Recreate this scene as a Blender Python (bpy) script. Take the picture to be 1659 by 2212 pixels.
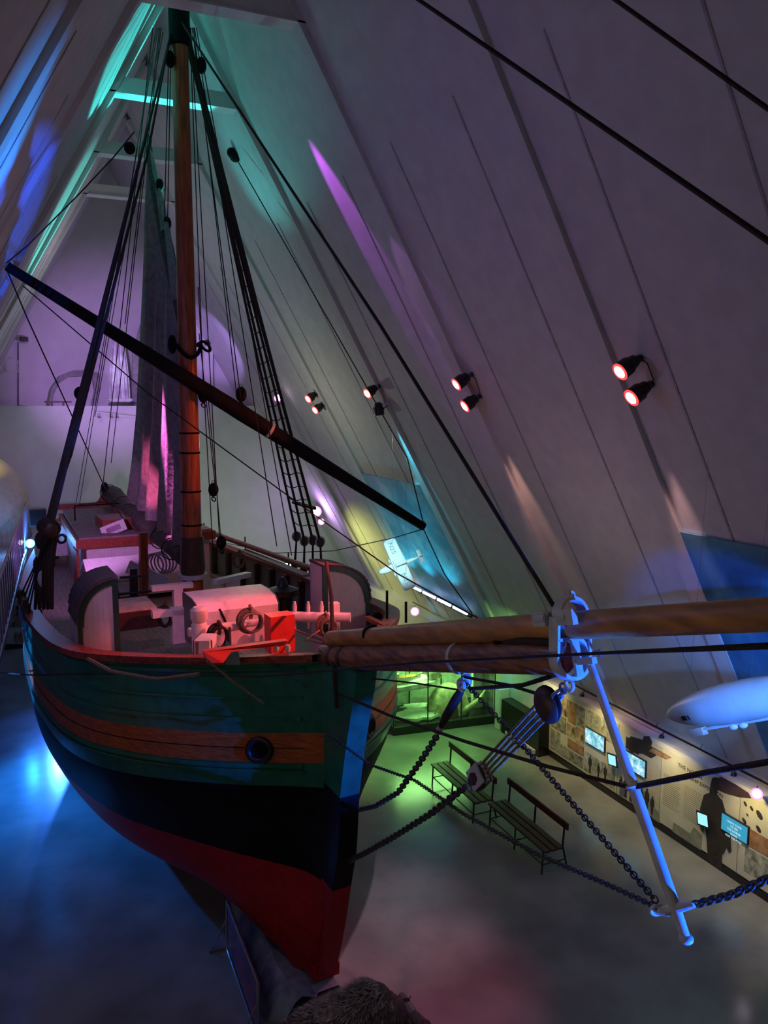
import bpy, math, random
import numpy as np
from mathutils import Vector, Matrix
random.seed(7)
C = bpy.context.scene.collection
for o in list(bpy.data.objects): bpy.data.objects.remove(o)
# ------------------------------------------------------------------ camera
F, CX, CY, H = 1750., 829.5, 1106., 8.5
PITCH = math.atan(229/F); YAW = math.atan(769.5/math.hypot(F, 229))
cam = bpy.data.objects.new('camera', bpy.data.cameras.new('camera')); C.objects.link(cam)
cam.location = (0, 0, H); cam.rotation_euler = (math.pi/2-PITCH, 0, -YAW)
cam.data.sensor_fit = 'VERTICAL'; cam.data.sensor_height = 36; cam.data.lens = F/2212*36
cam.data.clip_end = 200; cam.data.clip_start = .05
bpy.context.scene.camera = cam
vs = bpy.context.scene.view_settings
vs.view_transform = 'Standard'; vs.look = 'None'; vs.gamma = 1; vs.use_curve_mapping = False; vs.exposure = 0.0
# ------------------------------------------------------------------ world and lamps
wd = bpy.data.worlds.new('world'); bpy.context.scene.world = wd; wd.use_nodes = True
wd.node_tree.nodes['Background'].inputs[0].default_value = (.055, .052, .078, 1)
wd.node_tree.nodes['Background'].inputs[1].default_value = 0.25
def spot(loc, tgt, col, e, ang, blend=.4, rad=.06):
    l = bpy.data.lights.new('spotlight', 'SPOT'); l.color = col; l.energy = e; l.spot_size = math.radians(ang)
    l.spot_blend = blend; l.shadow_soft_size = rad
    o = bpy.data.objects.new('spotlight', l); C.objects.link(o); o.location = loc
    o.rotation_euler = (Vector(tgt)-Vector(loc)).to_track_quat('-Z', 'Y').to_euler(); return o
def area(loc, tgt, col, e, sx, sy):
    l = bpy.data.lights.new('arealight', 'AREA'); l.color = col; l.energy = e; l.shape = 'RECTANGLE'; l.size = sx; l.size_y = sy
    o = bpy.data.objects.new('arealight', l); C.objects.link(o); o.location = loc
    o.rotation_euler = (Vector(tgt)-Vector(loc)).to_track_quat('-Z', 'Y').to_euler(); return o
def point(loc, col, e, rad=.1):
    l = bpy.data.lights.new('pointlight', 'POINT'); l.color = col; l.energy = e; l.shadow_soft_size = rad
    o = bpy.data.objects.new('pointlight', l); C.objects.link(o); o.location = loc; return o
RED = (1, .10, .07); BLUE = (.01, .10, 1); CYAN = (.05, .75, 1); PINK = (1, .30, .62); VIO = (.60, .28, 1); GRN = (.35, 1, .22)
YEL = (1, .82, .38); TEAL = (.05, .75, .70)
LIGHTS = [
 # red lamps on the right roof slope, aimed at the fore deck and the mast
 ('s', (7.3, 8.9, 8.9), (3.0, 13.6, 4.6), (1, .13, .12), 1700, 26, .5), ('s', (7.5, 8.95, 8.6), (2.2, 11.0, 5.0), (1, .16, .14), 1500, 22, .6),
 ('s', (7.35, 13.6, 8.9), (2.9, 16.9, 8.0), (1, .14, .04), 700, 34, .6), ('s', (7.5, 13.65, 8.55), (2.6, 12.6, 4.5), (1, .12, .14), 2100, 34, .6),
 ('s', (7.4, 18.1, 8.8), (2.6, 22, 5.0), (1, .20, .30), 700, 40, .6),
 ('s', (7.5, 22.7, 8.7), (2.4, 20.5, 5.0), (1, .25, .45), 600, 46, .6),
 # warm white over the bow sprit
 ('s', (5.4, .4, 9.0), (4.2, 4.6, 7.1), (1, .55, .15), 60, 40, .6),
 # blue from the right front onto the striker, the tackle, the stem and the model airship
 ('s', (7.2, -1.0, 2.8), (4.0, 4.5, 5.6), BLUE, 17000, 19, .3), ('s', (9.0, 1.5, 4.3), (3.75, 9.3, 4.1), BLUE, 9000, 11, .6),
 ('s', (4.6, 2.0, 7.2), (7.4, 6.4, 5.4), (.12, .36, 1), 2400, 17, .4), ('s', (3.0, 1.0, 5.2), (7.5, 6.5, 5.3), (.01, .14, 1), 1800, 14, .5),
 # cyan down-wash along the slope, the light bars under the poster, the blue second poster
 ('s', (8.02, 18.15, 8.12), (9.45, 18.2, 5.6), CYAN, 600, 20, .6), ('s', (8.02, 18.50, 8.10), (9.25, 18.6, 5.9), (.2, .85, 1), 260, 26, .8),
 ('s', (10.3, 19.6, 3.0), (9.7, 19.6, 5.2), CYAN, 60, 110, .8), ('s', (10.3, 21.0, 3.0), (9.7, 21, 5.2), CYAN, 60, 110, .8), ('s', (10.3, 22.3, 3.0), (9.7, 22.3, 5.2), CYAN, 60, 110, .8), ('s', (6.4, 16.5, 6.5), (9.9, 21.0, 4.6), CYAN, 420, 40, 1.), ('s', (6.2, 14.0, 6.4), (8.0, 17.6, 4.75), (.5, .95, 1), 1100, 20, .8),
 ('s', (7.6, 6.0, 6.5), (10.2, 7.2, 4.6), (.02, .28, 1), 420, 76, .6),
 # spill of the paired lamps running down the slope
 ('s', (8.02, 13.55, 8.10), (9.65, 13.55, 5.2), (1, .50, .38), 320, 24, .7), ('s', (8.02, 9.1, 8.10), (9.65, 9.3, 5.2), (.95, .52, .50), 240, 24, .7),
 # teal and blue up in the ridge on the left
 ('s', (4.4, 20.0, 12.2), (2.3, 17.2, 15.2), TEAL, 1700, 44, .3), ('s', (3.8, 24.5, 9.5), (.9, 22.5, 13.0), (.08, .8, .68), 1400, 40, .5),
 ('s', (2.2, 12.0, 8.0), (-.25, 10.2, 11.1), (.01, .28, 1), 1300, 36, .7), ('s', (3.6, 21.2, 11.0), (4.4, 18.0, 14.6), (.08, .7, .7), 330, 70, .8),
 # magenta streak on the right slope, violet on the back gable
 ('s', (4.32, 15.9, 14.5), (6.28, 15.25, 11.8), (.62, .10, 1), 1000, 15, .3), ('s', (4.9, 14.6, 12.6), (7.0, 13.9, 10.3), (.55, .2, .8), 90, 24, .3),
 ('s', (1.8, 18.7, 14.3), (2.80, 18.74, 7.35), (1, .18, .85), 60000, 4.2, .8),
 ('s', (2.0, 24.0, 9.6), (3.2, 33.0, 9.8), VIO, 1500, 60, .8), ('s', (.6, 19.0, 5.2), (2.68, 20.6, 6.7), (1, .14, .42), 700, 30, .8), ('s', (2.0, 27.0, 9.4), (3.2, 31.7, 9.8), (.66, .5, 1), 420, 16, .8),
 ('s', (4.4, 26.0, 9.0), (6.8, 31, 10.8), (.5, .3, 1), 900, 34, .5),
 ('s', (7.0, 24.5, 2.6), (7.2, 31, 3.4), (.50, .72, .40), 420, 110, .8),
 ('s', (0.4, 17.0, 6.4), (1.4, 23.0, 4.6), (.85, .30, 1), 450, 60, .6), ('s', (1.0, 9.5, 9.6), (2.0, 15.4, 4.4), (.75, .3, .9), 330, 26, .8),
 ('s', (0.6, 26.0, 12), (2.0, 31.0, 4.5), (.55, .58, .85), 260, 70, .8),
 # blue pool and glints on the left floor
 ('s', (.32, 28.6, 3.7), (.3, 19.5, 0), (.04, .18, 1), 1500, 44, .9), ('s', (-.5, 28.0, 3.6), (.6, 18.5, 0), (.02, .20, 1), 2000, 50, .9), ('s', (-3.0, 20.5, 3.8), (.9, 18.0, 0), (.01, .22, 1), 2600, 80, 1.), ('s', (-2.0, 15.5, 3.4), (.2, 18.6, 3.3), (.05, .18, 1), 1800, 50, .5),
 ('s', (-1.0, 9.0, 9.0), (.6, 12.5, 0), (.10, .40, .46), 60, 40, .9),
 ('s', (-1.2, 14.5, 10.0), (.6, 15.5, 3.6), (.70, .85, .35), 600, 22, .9), ('s', (-3.0, 3.0, 6.6), (1.6, 11.3, 4.0), (.9, .95, .66), 1300, 32, 1.),  # second spot is an added front fill for the starboard bow
 ('s', (-.8, 25.0, 8.0), (-1.25, 27.2, 7.0), (1, .75, .2), 260, 32, .9),
 # floor pools on the right
 ('s', (6.4, 8.2, 10.0), (4.9, 9.8, 0), (1, .16, .30), 900, 24, 1.), ('s', (6.0, 11.0, 10.5), (4.9, 11.6, 0), (.80, .55, .68), 1150, 25, 1.),
 ('s', (8.8, 4.0, 5.0), (8.4, 5.6, 0), (.30, 1, .14), 90, 60, 1.),
 # green case and its surroundings
 ('a', (9.8, 19.2, 2.05), (9.8, 19.0, 0), (.40, 1, .28), 90, 2.2, .9), ('s', (9.4, 15.0, 5.2), (8.0, 17.2, 0), (.30, 1, .16), 900, 56, 1.),
 ('s', (10.2, 16.0, 3.6), (11.0, 18.7, 1.0), (.35, 1, .22), 200, 80, 1.), ('s', (8.0, 26.8, 3.6), (11, 25.0, 3.0), (.80, .85, .22), 480, 100, 1.),
 # added fill points without fixtures, then the warm wash on the display wall
 ('p', (-2.2, 4.0, 6.5), (1, .90, .70), 62), ('p', (-.6, 11.0, 8.8), (1, .62, .70), 30), ('p', (5.6, 22.0, 7.5), (.95, .95, .72), 66),
 ('p', (2.2, 26.0, 12.0), (.85, .80, .90), 40), ('p', (6.8, 11.0, 5.4), (1, .70, .74), 26),
 ('s', (10.55, 7.6, 2.25), (11.3, 7.6, .75), (1, .80, .34), 75, 104, 1.),
 ('s', (10.55, 9.6, 2.25), (11.3, 9.6, .75), (1, .80, .34), 75, 104, 1.),
 ('s', (10.55, 11.6, 2.25), (11.3, 11.6, .75), (1, .80, .34), 75, 104, 1.),
 ('s', (10.55, 13.6, 2.25), (11.3, 13.6, .75), (1, .80, .34), 75, 104, 1.),
 ('s', (10.55, 15.6, 2.25), (11.3, 15.6, .75), (1, .80, .34), 75, 104, 1.),
]
for L_ in LIGHTS:
    if L_[0] == 's': spot(*L_[1:])
    elif L_[0] == 'a': area(*L_[1:])
    else: point(*L_[1:])
# ------------------------------------------------------------------ measuring: a pixel of the photo cut with a real plane
_fw = np.array([math.sin(YAW)*math.cos(PITCH), math.cos(YAW)*math.cos(PITCH), -math.sin(PITCH)])
_r = np.array([math.cos(YAW), -math.sin(YAW), 0]); _u = np.cross(_r, _fw); _C = np.array([0, 0, H])
def ray(x, y): return _fw*F+_r*(x-CX)-_u*(y-CY)
def pl(x, y, ax, val):
    d = ray(x, y); t = (val-_C[ax])/d[ax]; return Vector(_C+d*t)
PHI = math.radians(4.5); O2 = np.array([3.577, 9.552])
_a = np.array([-math.sin(PHI), math.cos(PHI)]); _b = np.array([math.cos(PHI), math.sin(PHI)])
def W(s, l, z):                                   # ship frame: s aft of the stem, l to port, z up
    q = O2+_a*s+_b*l; return Vector((q[0], q[1], z))
def cen(x, y, l=0.):                              # pixel cut with a fore-and-aft plane of the ship
    d = ray(x, y); t = ((O2@_b)+l)/(d[:2]@_b); return Vector(_C+d*t)
AFT = Vector((_a[0], _a[1], 0)); PORT = Vector((_b[0], _b[1], 0)); UP = Vector((0, 0, 1))
# ------------------------------------------------------------------ mesh building
class MB:
    def __init__(s): s.v = []; s.f = []; s.m = []
    def add(s, vs, fs, m=0):
        n = len(s.v); s.v += [tuple(v) for v in vs]
        for f in fs: s.f.append(tuple(i+n for i in f)); s.m.append(m)
        return s
    def box(s, c, sz, X=None, Y=None, Z=None, m=0):
        X = X or Vector((1, 0, 0)); Y = Y or Vector((0, 1, 0)); Z = Z or X.cross(Y)
        c = Vector(c); h = [d/2 for d in sz]
        vs = [c+X*(a*h[0])+Y*(b*h[1])+Z*(d*h[2]) for a in (-1, 1) for b in (-1, 1) for d in (-1, 1)]
        return s.add(vs, [(0, 1, 3, 2), (4, 6, 7, 5), (0, 4, 5, 1), (2, 3, 7, 6), (0, 2, 6, 4), (1, 5, 7, 3)], m)
    def beam(s, p, q, w, h, up=UP, m=0):
        p = Vector(p); q = Vector(q); d = (q-p); L = d.length; d.normalize()
        x = d.cross(up); x = x.normalized() if x.length > 1e-5 else Vector((1, 0, 0)); z = x.cross(d)
        return s.box((p+q)/2, (w, L, h), x, d, z, m)
    def tube(s, pts, r, n=8, m=0, cap=True):
        pts = [Vector(p) for p in pts]; k = len(pts); rs = r if isinstance(r, (list, tuple)) else [r]*k
        vs = []; ref = None
        for i, p in enumerate(pts):
            t = (pts[min(i+1, k-1)]-pts[max(i-1, 0)]).normalized()
            if ref is None: ref = t.orthogonal().normalized()
            ref = (ref-t*ref.dot(t)); ref = ref.normalized() if ref.length > 1e-6 else t.orthogonal().normalized()
            bb = t.cross(ref)
            for j in range(n):
                a = 2*math.pi*j/n; vs.append(p+(ref*math.cos(a)+bb*math.sin(a))*rs[i])
        fs = [(i*n+j, i*n+(j+1) % n, (i+1)*n+(j+1) % n, (i+1)*n+j) for i in range(k-1) for j in range(n)]
        if cap: fs += [tuple(range(n))[::-1], tuple((k-1)*n+j for j in range(n))]
        return s.add(vs, fs, m)
    def lathe(s, prof, c, ax=UP, n=20, m=0, sc=(1, 1)):
        c = Vector(c); ax = Vector(ax).normalized(); x = ax.orthogonal().normalized(); y = ax.cross(x); vs = []; k = len(prof)
        for r, z in prof:
            for j in range(n):
                a = 2*math.pi*j/n; vs.append(c+ax*z+x*(r*math.cos(a)*sc[0])+y*(r*math.sin(a)*sc[1]))
        fs = [(i*n+j, i*n+(j+1) % n, (i+1)*n+(j+1) % n, (i+1)*n+j) for i in range(k-1) for j in range(n)]
        fs += [tuple(range(n))[::-1], tuple((k-1)*n+j for j in range(n))]
        return s.add(vs, fs, m)
    def torus(s, c, R, r, ax, n=14, k=6, m=0, st=1., sd=None):
        c = Vector(c); ax = Vector(ax).normalized(); x = (Vector(sd) if sd else ax.orthogonal()); x = (x-ax*x.dot(ax)).normalized(); y = ax.cross(x); vs = []
        for i in range(n):
            a = 2*math.pi*i/n; d = x*math.cos(a)*st+y*math.sin(a); e = (x*math.cos(a)+y*math.sin(a))
            for j in range(k):
                b = 2*math.pi*j/k; vs.append(c+d*R+e*(r*math.cos(b))+ax*(r*math.sin(b)))
        fs = [(i*k+j, ((i+1) % n)*k+j, ((i+1) % n)*k+(j+1) % k, i*k+(j+1) % k) for i in range(n) for j in range(k)]
        return s.add(vs, fs, m)
    def sph(s, c, rad, n=14, k=9, m=0, X=None, Y=None, Z=None, fn=None):
        X = X or Vector((1, 0, 0)); Y = Y or Vector((0, 1, 0)); Z = Z or Vector((0, 0, 1)); c = Vector(c)
        if not isinstance(rad, (tuple, list)): rad = (rad,)*3
        vs = []
        for i in range(k+1):
            th = math.pi*i/k
            for j in range(n):
                a = 2*math.pi*j/n; d = (math.sin(th)*math.cos(a), math.sin(th)*math.sin(a), math.cos(th)); q = fn(d) if fn else 1
                vs.append(c+X*(d[0]*rad[0]*q)+Y*(d[1]*rad[1]*q)+Z*(d[2]*rad[2]*q))
        return s.add(vs, [(i*n+j, (i+1)*n+j, (i+1)*n+(j+1) % n, i*n+(j+1) % n) for i in range(k) for j in range(n)], m)
    def prism(s, poly, ext, m=0):
        poly = [Vector(p) for p in poly]; ext = Vector(ext); n = len(poly)
        return s.add(poly+[p+ext for p in poly], [tuple(range(n))[::-1], tuple(range(n, 2*n))]+[(i, (i+1) % n, (i+1) % n+n, i+n) for i in range(n)], m)
    def grid(s, rows, m=0, wrap=False):
        k = len(rows[0]); vs = [p for r in rows for p in r]
        return s.add(vs, [(i*k+j, i*k+j+1, (i+1)*k+j+1, (i+1)*k+j) for i in range(len(rows)-1) for j in range(k-1)], m)
def put(name, mb, mats, parent=None, smooth=35, label=None, base=True):
    me = bpy.data.meshes.new(name); vs = np.array(mb.v, float)
    off = np.array([(vs[:, 0].min()+vs[:, 0].max())/2, (vs[:, 1].min()+vs[:, 1].max())/2, vs[:, 2].min()]) if base else np.zeros(3)
    me.from_pydata([tuple(v) for v in vs-off], [], mb.f)
    for mm in (mats if isinstance(mats, (list, tuple)) else [mats]): me.materials.append(mm)
    me.polygons.foreach_set('material_index', mb.m)
    me.polygons.foreach_set('use_smooth', [bool(smooth)]*len(mb.f))
    if smooth: me.set_sharp_from_angle(angle=math.radians(smooth))
    me.validate(); me.update()
    o = bpy.data.objects.new(name, me); C.objects.link(o); o.location = off
    if parent:
        o.parent = parent; base_ = Vector((0, 0, 0)); q = parent
        while q: base_ += q.location; q = q.parent
        o.location = Vector(off)-base_
    if label: o['label'] = label
    return o
def thing(name, label, cat, loc, group=None):
    o = bpy.data.objects.new(name, None); C.objects.link(o); o.location = loc; o['label'] = label; o['category'] = cat
    if group: o['group'] = group
    return o
def tag(o, label, cat, group=None, kind=None):
    o['label'] = label; o['category'] = cat
    if group: o['group'] = group
    if kind: o['kind'] = kind
    return o
def struct(name, mb, m, smooth=0, label=None):
    o = put(name, mb, m, None, smooth); o['kind'] = 'structure'
    if label: o['label'] = label
    return o
def dup(root, loc, label, group=None):
    def cp(o, par):
        c = o.copy(); C.objects.link(c)
        if par: c.parent = par
        for ch in [x for x in bpy.data.objects if x.parent == o and x not in made]: made.add(ch); cp(ch, c)
        return c
    made = set(); r = cp(root, None); r.location = loc; r['label'] = label
    if group: r['group'] = group
    return r
_txt = []
def text_obj(name, s, size, origin, right, up, m, parent, ext=.002, align='LEFT'):
    cu = bpy.data.curves.new('t', 'FONT'); cu.body = s; cu.size = size; cu.extrude = ext; cu.align_x = align; cu.resolution_u = 3
    t = bpy.data.objects.new('t', cu); C.objects.link(t); bpy.context.view_layer.update()
    dg = bpy.context.evaluated_depsgraph_get(); me = bpy.data.meshes.new_from_object(t.evaluated_get(dg)); bpy.data.objects.remove(t)
    right = Vector(right).normalized(); up = Vector(up).normalized(); nz = right.cross(up)
    mb = MB(); mb.v = [tuple(Vector(origin)+right*v.co.x+up*v.co.y+nz*v.co.z) for v in me.vertices]
    mb.f = [tuple(p.vertices) for p in me.polygons]; mb.m = [0]*len(mb.f)
    return put(name, mb, m, parent, 0)
# ------------------------------------------------------------------ materials
MATS = {}
def mat(n, col, rough=.6, metal=0., var=.12, sc=6., bump=0., spec=.5, stretch=None, emit=None, es=0, planks=None, alpha=1, col2=None, trans=0, coat=0):
    if n in MATS: return MATS[n]
    m = bpy.data.materials.new(n); m.use_nodes = True; nt = m.node_tree; b = nt.nodes['Principled BSDF']; N = nt.nodes.new; K = nt.links.new
    b.inputs['Roughness'].default_value = rough; b.inputs['Metallic'].default_value = metal; b.inputs['Specular IOR Level'].default_value = spec
    b.inputs['Transmission Weight'].default_value = trans; b.inputs['Coat Weight'].default_value = coat
    if emit: b.inputs['Emission Color'].default_value = (*emit, 1); b.inputs['Emission Strength'].default_value = es
    tc = N('ShaderNodeTexCoord'); mp = N('ShaderNodeMapping'); K(tc.outputs['Object'], mp.inputs[0])
    if stretch: mp.inputs['Scale'].default_value = stretch
    no = N('ShaderNodeTexNoise'); no.inputs['Scale'].default_value = sc; no.inputs['Detail'].default_value = 6; K(mp.outputs[0], no.inputs['Vector'])
    mx = N('ShaderNodeMix'); mx.data_type = 'RGBA'
    c2 = col2 or tuple(max(0, c*(1-2*var)) for c in col); c1 = tuple(min(1, c*(1+var*.6)) for c in col)
    rp = N('ShaderNodeValToRGB'); rp.color_ramp.elements[0].position = .35; rp.color_ramp.elements[1].position = .65; K(no.outputs['Fac'], rp.inputs[0])
    K(rp.outputs[0], mx.inputs['Factor']); mx.inputs['A'].default_value = (*c2, 1); mx.inputs['B'].default_value = (*c1, 1)
    out = mx.outputs['Result']
    if planks:                                  # (axis vector, spacing, line fraction)
        dt = N('ShaderNodeVectorMath'); dt.operation = 'DOT_PRODUCT'; K(tc.outputs['Object'], dt.inputs[0]); dt.inputs[1].default_value = planks[0]
        dv = N('ShaderNodeMath'); dv.operation = 'DIVIDE'; K(dt.outputs['Value'], dv.inputs[0]); dv.inputs[1].default_value = planks[1]
        fr = N('ShaderNodeMath'); fr.operation = 'FRACT'; K(dv.outputs[0], fr.inputs[0])
        lt = N('ShaderNodeMath'); lt.operation = 'LESS_THAN'; K(fr.outputs[0], lt.inputs[0]); lt.inputs[1].default_value = planks[2]
        m2 = N('ShaderNodeMix'); m2.data_type = 'RGBA'; K(lt.outputs[0], m2.inputs['Factor']); K(out, m2.inputs['A']); m2.inputs['B'].default_value = tuple(c*.5 for c in col)+(1,)
        out = m2.outputs['Result']
    K(out, b.inputs['Base Color'])
    if bump:
        bp = N('ShaderNodeBump'); bp.inputs['Strength'].default_value = bump; bp.inputs['Distance'].default_value = .02; K(no.outputs['Fac'], bp.inputs['Height']); K(bp.outputs[0], b.inputs['Normal'])
    MATS[n] = m; return m
WALL = mat('painted_wall', (.62, .60, .60), .75, var=.04, sc=3, bump=.05)
BACKW = mat('gable_wall', (.60, .60, .60), .8, var=.03, sc=2)
SEAM = mat('wall_seam', (.42, .40, .41), .8)
FLOOR = mat('polished_concrete', (.30, .30, .30), .19, var=.16, sc=.8, bump=.015, spec=.5)
GREEN = mat('green_hull_paint', (.012, .16, .085), .30, var=.15, sc=5, bump=.12, coat=.2)
ORANGE = mat('oiled_orange_planks', (.50, .115, .025), .45, var=.25, sc=9, bump=.2, stretch=(.6, .6, 6))
BLACK = mat('black_hull_paint', (.010, .009, .010), .6, var=.2, sc=12, bump=.2, spec=.15)
REDH = mat('red_bottom_paint', (.42, .006, .006), .6, var=.12, sc=10, bump=.1)
REDW = mat('red_brown_wood', (.30, .055, .025), .45, var=.25, sc=8, bump=.2, stretch=(3, 1, 3))
DKGREEN = mat('dark_green_trim', (.01, .06, .04), .4)
WHITE = mat('white_paint', (.72, .70, .68), .45, var=.05, sc=10, bump=.05)
WPLANK = mat('white_tongue_boards', (.60, .56, .52), .5, var=.05, planks=((1, .08, 0), .085, .035))
IRONW = mat('grey_white_ironwork', (.55, .56, .54), .45, var=.08)
DECK = mat('deck_planks', (.33, .27, .24), .55, var=.2, sc=14, planks=((.997, .078, 0), .13, .09), bump=.1)
WOODO = mat('varnished_spar', (.50, .225, .055), .42, var=.2, sc=3.2, bump=.15, stretch=(3.5, .7, 3.5))
WOODM = mat('mast_wood', (.42, .095, .022), .45, var=.25, sc=4, bump=.15, stretch=(5, 5, .5))
WOODB = mat('bowsprit_wood', (.30, .13, .06), .5, var=.3, sc=4, bump=.15, stretch=(4, .7, 4))
WOODD = mat('dark_brown_wood', (.07, .03, .02), .5, var=.2)
DARK = mat('tarred_black', (.010, .008, .009), .75, var=.2, spec=.15)
ROPE = mat('tarred_rope', (.035, .020, .016), .85, var=.3, sc=60, bump=.6)
ROPEL = mat('hemp_rope', (.26, .19, .13), .85, var=.3, sc=60, bump=.6)
CHAIN = mat('black_chain', (.05, .05, .055), .45, metal=.2)
CANV = mat('canvas_sail', (.30, .25, .24), .85, var=.15, sc=8, bump=.3)
CANVD = mat('dark_canvas', (.09, .065, .06), .85, var=.25, sc=10, bump=.4)
REDB = mat('saturated_red', (.80, .05, .03), .4, var=.06)  # saturated red base for the bow step and plank
STEEL = mat('steel', (.55, .56, .58), .3, metal=.9)
GLASS = mat('clear_glass', (.95, 1, .96), .02, trans=1., spec=.5)
BLK = mat('black_lacquer', (.012, .012, .013), .4)
SCREENB = mat('screen_casing', (.02, .02, .025), .3)
def emis(n, col, s, alpha=1): return mat(n, (.02, .02, .02), .5, emit=col, es=s)
E_RED = emis('red_lamp_rim', (1, .03, .03), 3); E_WHT = emis('white_hot_lens', (1, .86, .84), 9)
E_MAG = emis('magenta_lens_rim', (1, .15, .75), 3); E_VIO = emis('violet_lens', (.96, .85, 1), 14); E_CYA = emis('cyan_lens', (.55, .95, 1), 14)
E_BLU = emis('blue_halo_rim', (.05, .35, 1), 3); E_EXIT = emis('exit_sign_glow', (.55, 1, .72), 2.2); E_LED = emis('led_strip', (.45, .55, 1), 3.2)
E_TUBE = emis('green_tube', (.5, 1, .45), 3)
def img_mat(n, cols, es=0., sc=5., seed=0, rough=.5):           # procedural printed picture or screen
    if n in MATS: return MATS[n]
    m = bpy.data.materials.new(n); m.use_nodes = True; nt = m.node_tree; b = nt.nodes['Principled BSDF']; N = nt.nodes.new; K = nt.links.new
    tc = N('ShaderNodeTexCoord'); mp = N('ShaderNodeMapping'); mp.inputs['Location'].default_value = (seed*3.1, seed*1.7, seed); K(tc.outputs['Object'], mp.inputs[0])
    no = N('ShaderNodeTexNoise'); no.inputs['Scale'].default_value = sc; no.inputs['Detail'].default_value = 8; no.inputs['Roughness'].default_value = .6; no.inputs['Distortion'].default_value = .6
    K(mp.outputs[0], no.inputs['Vector']); rp = N('ShaderNodeValToRGB'); K(no.outputs['Fac'], rp.inputs[0]); cr = rp.color_ramp
    cr.elements[0].position = .34; cr.elements[1].position = .66; cr.elements[0].color = (*cols[0], 1); cr.elements[1].color = (*cols[-1], 1)
    for i, c in enumerate(cols[1:-1]): e = cr.elements.new(.34+.32*(i+1)/(len(cols)-1)); e.color = (*c, 1)
    b.inputs['Roughness'].default_value = rough
    if es: K(rp.outputs[0], b.inputs['Emission Color']); b.inputs['Emission Strength'].default_value = es; b.inputs['Base Color'].default_value = (.01, .01, .01, 1)
    else: K(rp.outputs[0], b.inputs['Base Color'])
    MATS[n] = m; return m
SKYP = img_mat('sky_print', [(.10, .30, .42), (.16, .42, .55), (.42, .62, .68)], sc=1.1, seed=1)
SKYP2 = img_mat('dark_sky_print', [(.02, .12, .26), (.05, .22, .42), (.14, .34, .52)], sc=.9, seed=2)
SCR = [img_mat('screen_image_%d' % i, [(.05, .25, .35), (.25, .62, .75), (.75, .95, 1)], es=1.1, sc=7, seed=i) for i in range(3)]
SCRT = emis('tablet_image', (.35, .85, .95), 1.1); SCRB = emis('blue_slide', (.03, .32, .50), 1.0)
PHOT = [img_mat('print_sepia_%d' % i, c, sc=6, seed=i+5) for i, c in enumerate([
  [(.05, .035, .02), (.35, .26, .16), (.60, .50, .36)], [(.05, .05, .05), (.28, .27, .22), (.52, .50, .42)], [(.18, .08, .04), (.32, .17, .09), (.44, .28, .16)], [(.12, .13, .10), (.34, .35, .28), (.55, .55, .45)]])]
PANEL = mat('info_panel', (.62, .60, .46), .6, var=.08, sc=1.5)
INK = mat('printed_ink', (.30, .30, .22), .8); INKD = mat('dark_ink', (.035, .03, .028), .7)
exec_parts = []
# ================================================================== the building
XC, ZR, KS = 3.2, 17.3, 1.824; FR = [.85+4.35*i for i in range(8)]; XW = 11.3; Y0, Y1 = -2.0, 30.8
def SX(z, side=1, off=0.): return XC+side*((ZR-z)/KS-off)
NR = Vector((-KS, 0, -1)).normalized()
struct('floor', MB().box((3.2, 15.5, -.1), (20, 36, .2)), FLOOR)
for side, nm in ((1, 'wall_right'), (-1, 'wall_left')):
    a = SX(1.8, side); mb = MB().prism([(a, Y0, 1.8), (SX(ZR, side), Y0, ZR), (SX(ZR, side), Y0, ZR+.3), (a+side*.2, Y0, 1.8)], (0, 36, 0)); struct(nm+'_slope', mb, WALL)
    xw = XW if side > 0 else XC-8.1
    struct(nm, MB().box((xw+side*.3, 15.5, .9), (.6, 36, 1.8)), WALL)
struct('wall_back', MB().prism([(SX(0, -1), Y1, 0), (SX(0), Y1, 0), (SX(8.5), Y1, 8.5), (SX(8.5, -1), Y1, 8.5)], (0, .25, 0)), BACKW)
struct('wall_back_upper', MB().prism([(SX(8.4, -1), 33, 8.4), (SX(8.4), 33, 8.4), (XC, 33, ZR)], (0, .25, 0)), BACKW)
struct('trim_gallery_floor', MB().box((XC, 32.0, 8.4), (12, 2.2, .2)), WALL)
for i, y in enumerate(FR[1:7]):
    for side in (1, -1):
        zs = [1.9, 11.6, 12.6, 13.4, 14.1, 14.6, 15.4, 17.1]; th = [.09, .09, .10, .11, .12, .13, .14, .14]
        mb = MB().prism([(SX(z, side), y-.18, z) for z in zs]+[(SX(z, side, t), y-.18, z) for z, t in list(zip(zs, th))[::-1]], (0, .36, 0))
        struct('trim_%d' % (i*2+(side > 0)+1), mb, WALL)
    struct('trim_%d' % (20+i), MB().box((XC-.08, y, 14.98), (3.1, .30, .30)).box((XC-.08, y, 14.82), (3.1, .36, .03)), WALL)
n = 40
for y in FR[0:7]:
    for dy in (1.05, 3.2):
        for side in (1, -1):
            mb = MB().prism([(SX(z, side, t), y+dy-.018, z) for z, t in ((2.0, 0), (12.8, 0), (12.8, .012), (2.0, .012))], (0, .036, 0))
            struct('trim_%d' % n, mb, SEAM); n += 1
struct('baseboard_right', MB().box((XW-.02, 14, .07), (.04, 30, .14)), BLK)
struct('trim_ledge', MB().box((XW+.06, 14, 1.80), (.16, 30, .05)), WALL)
struct('trim_ceiling_pipe', MB().tube([(3.9, 0, 16.2), (3.9, 30, 16.2)], .05), WALL)
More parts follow.
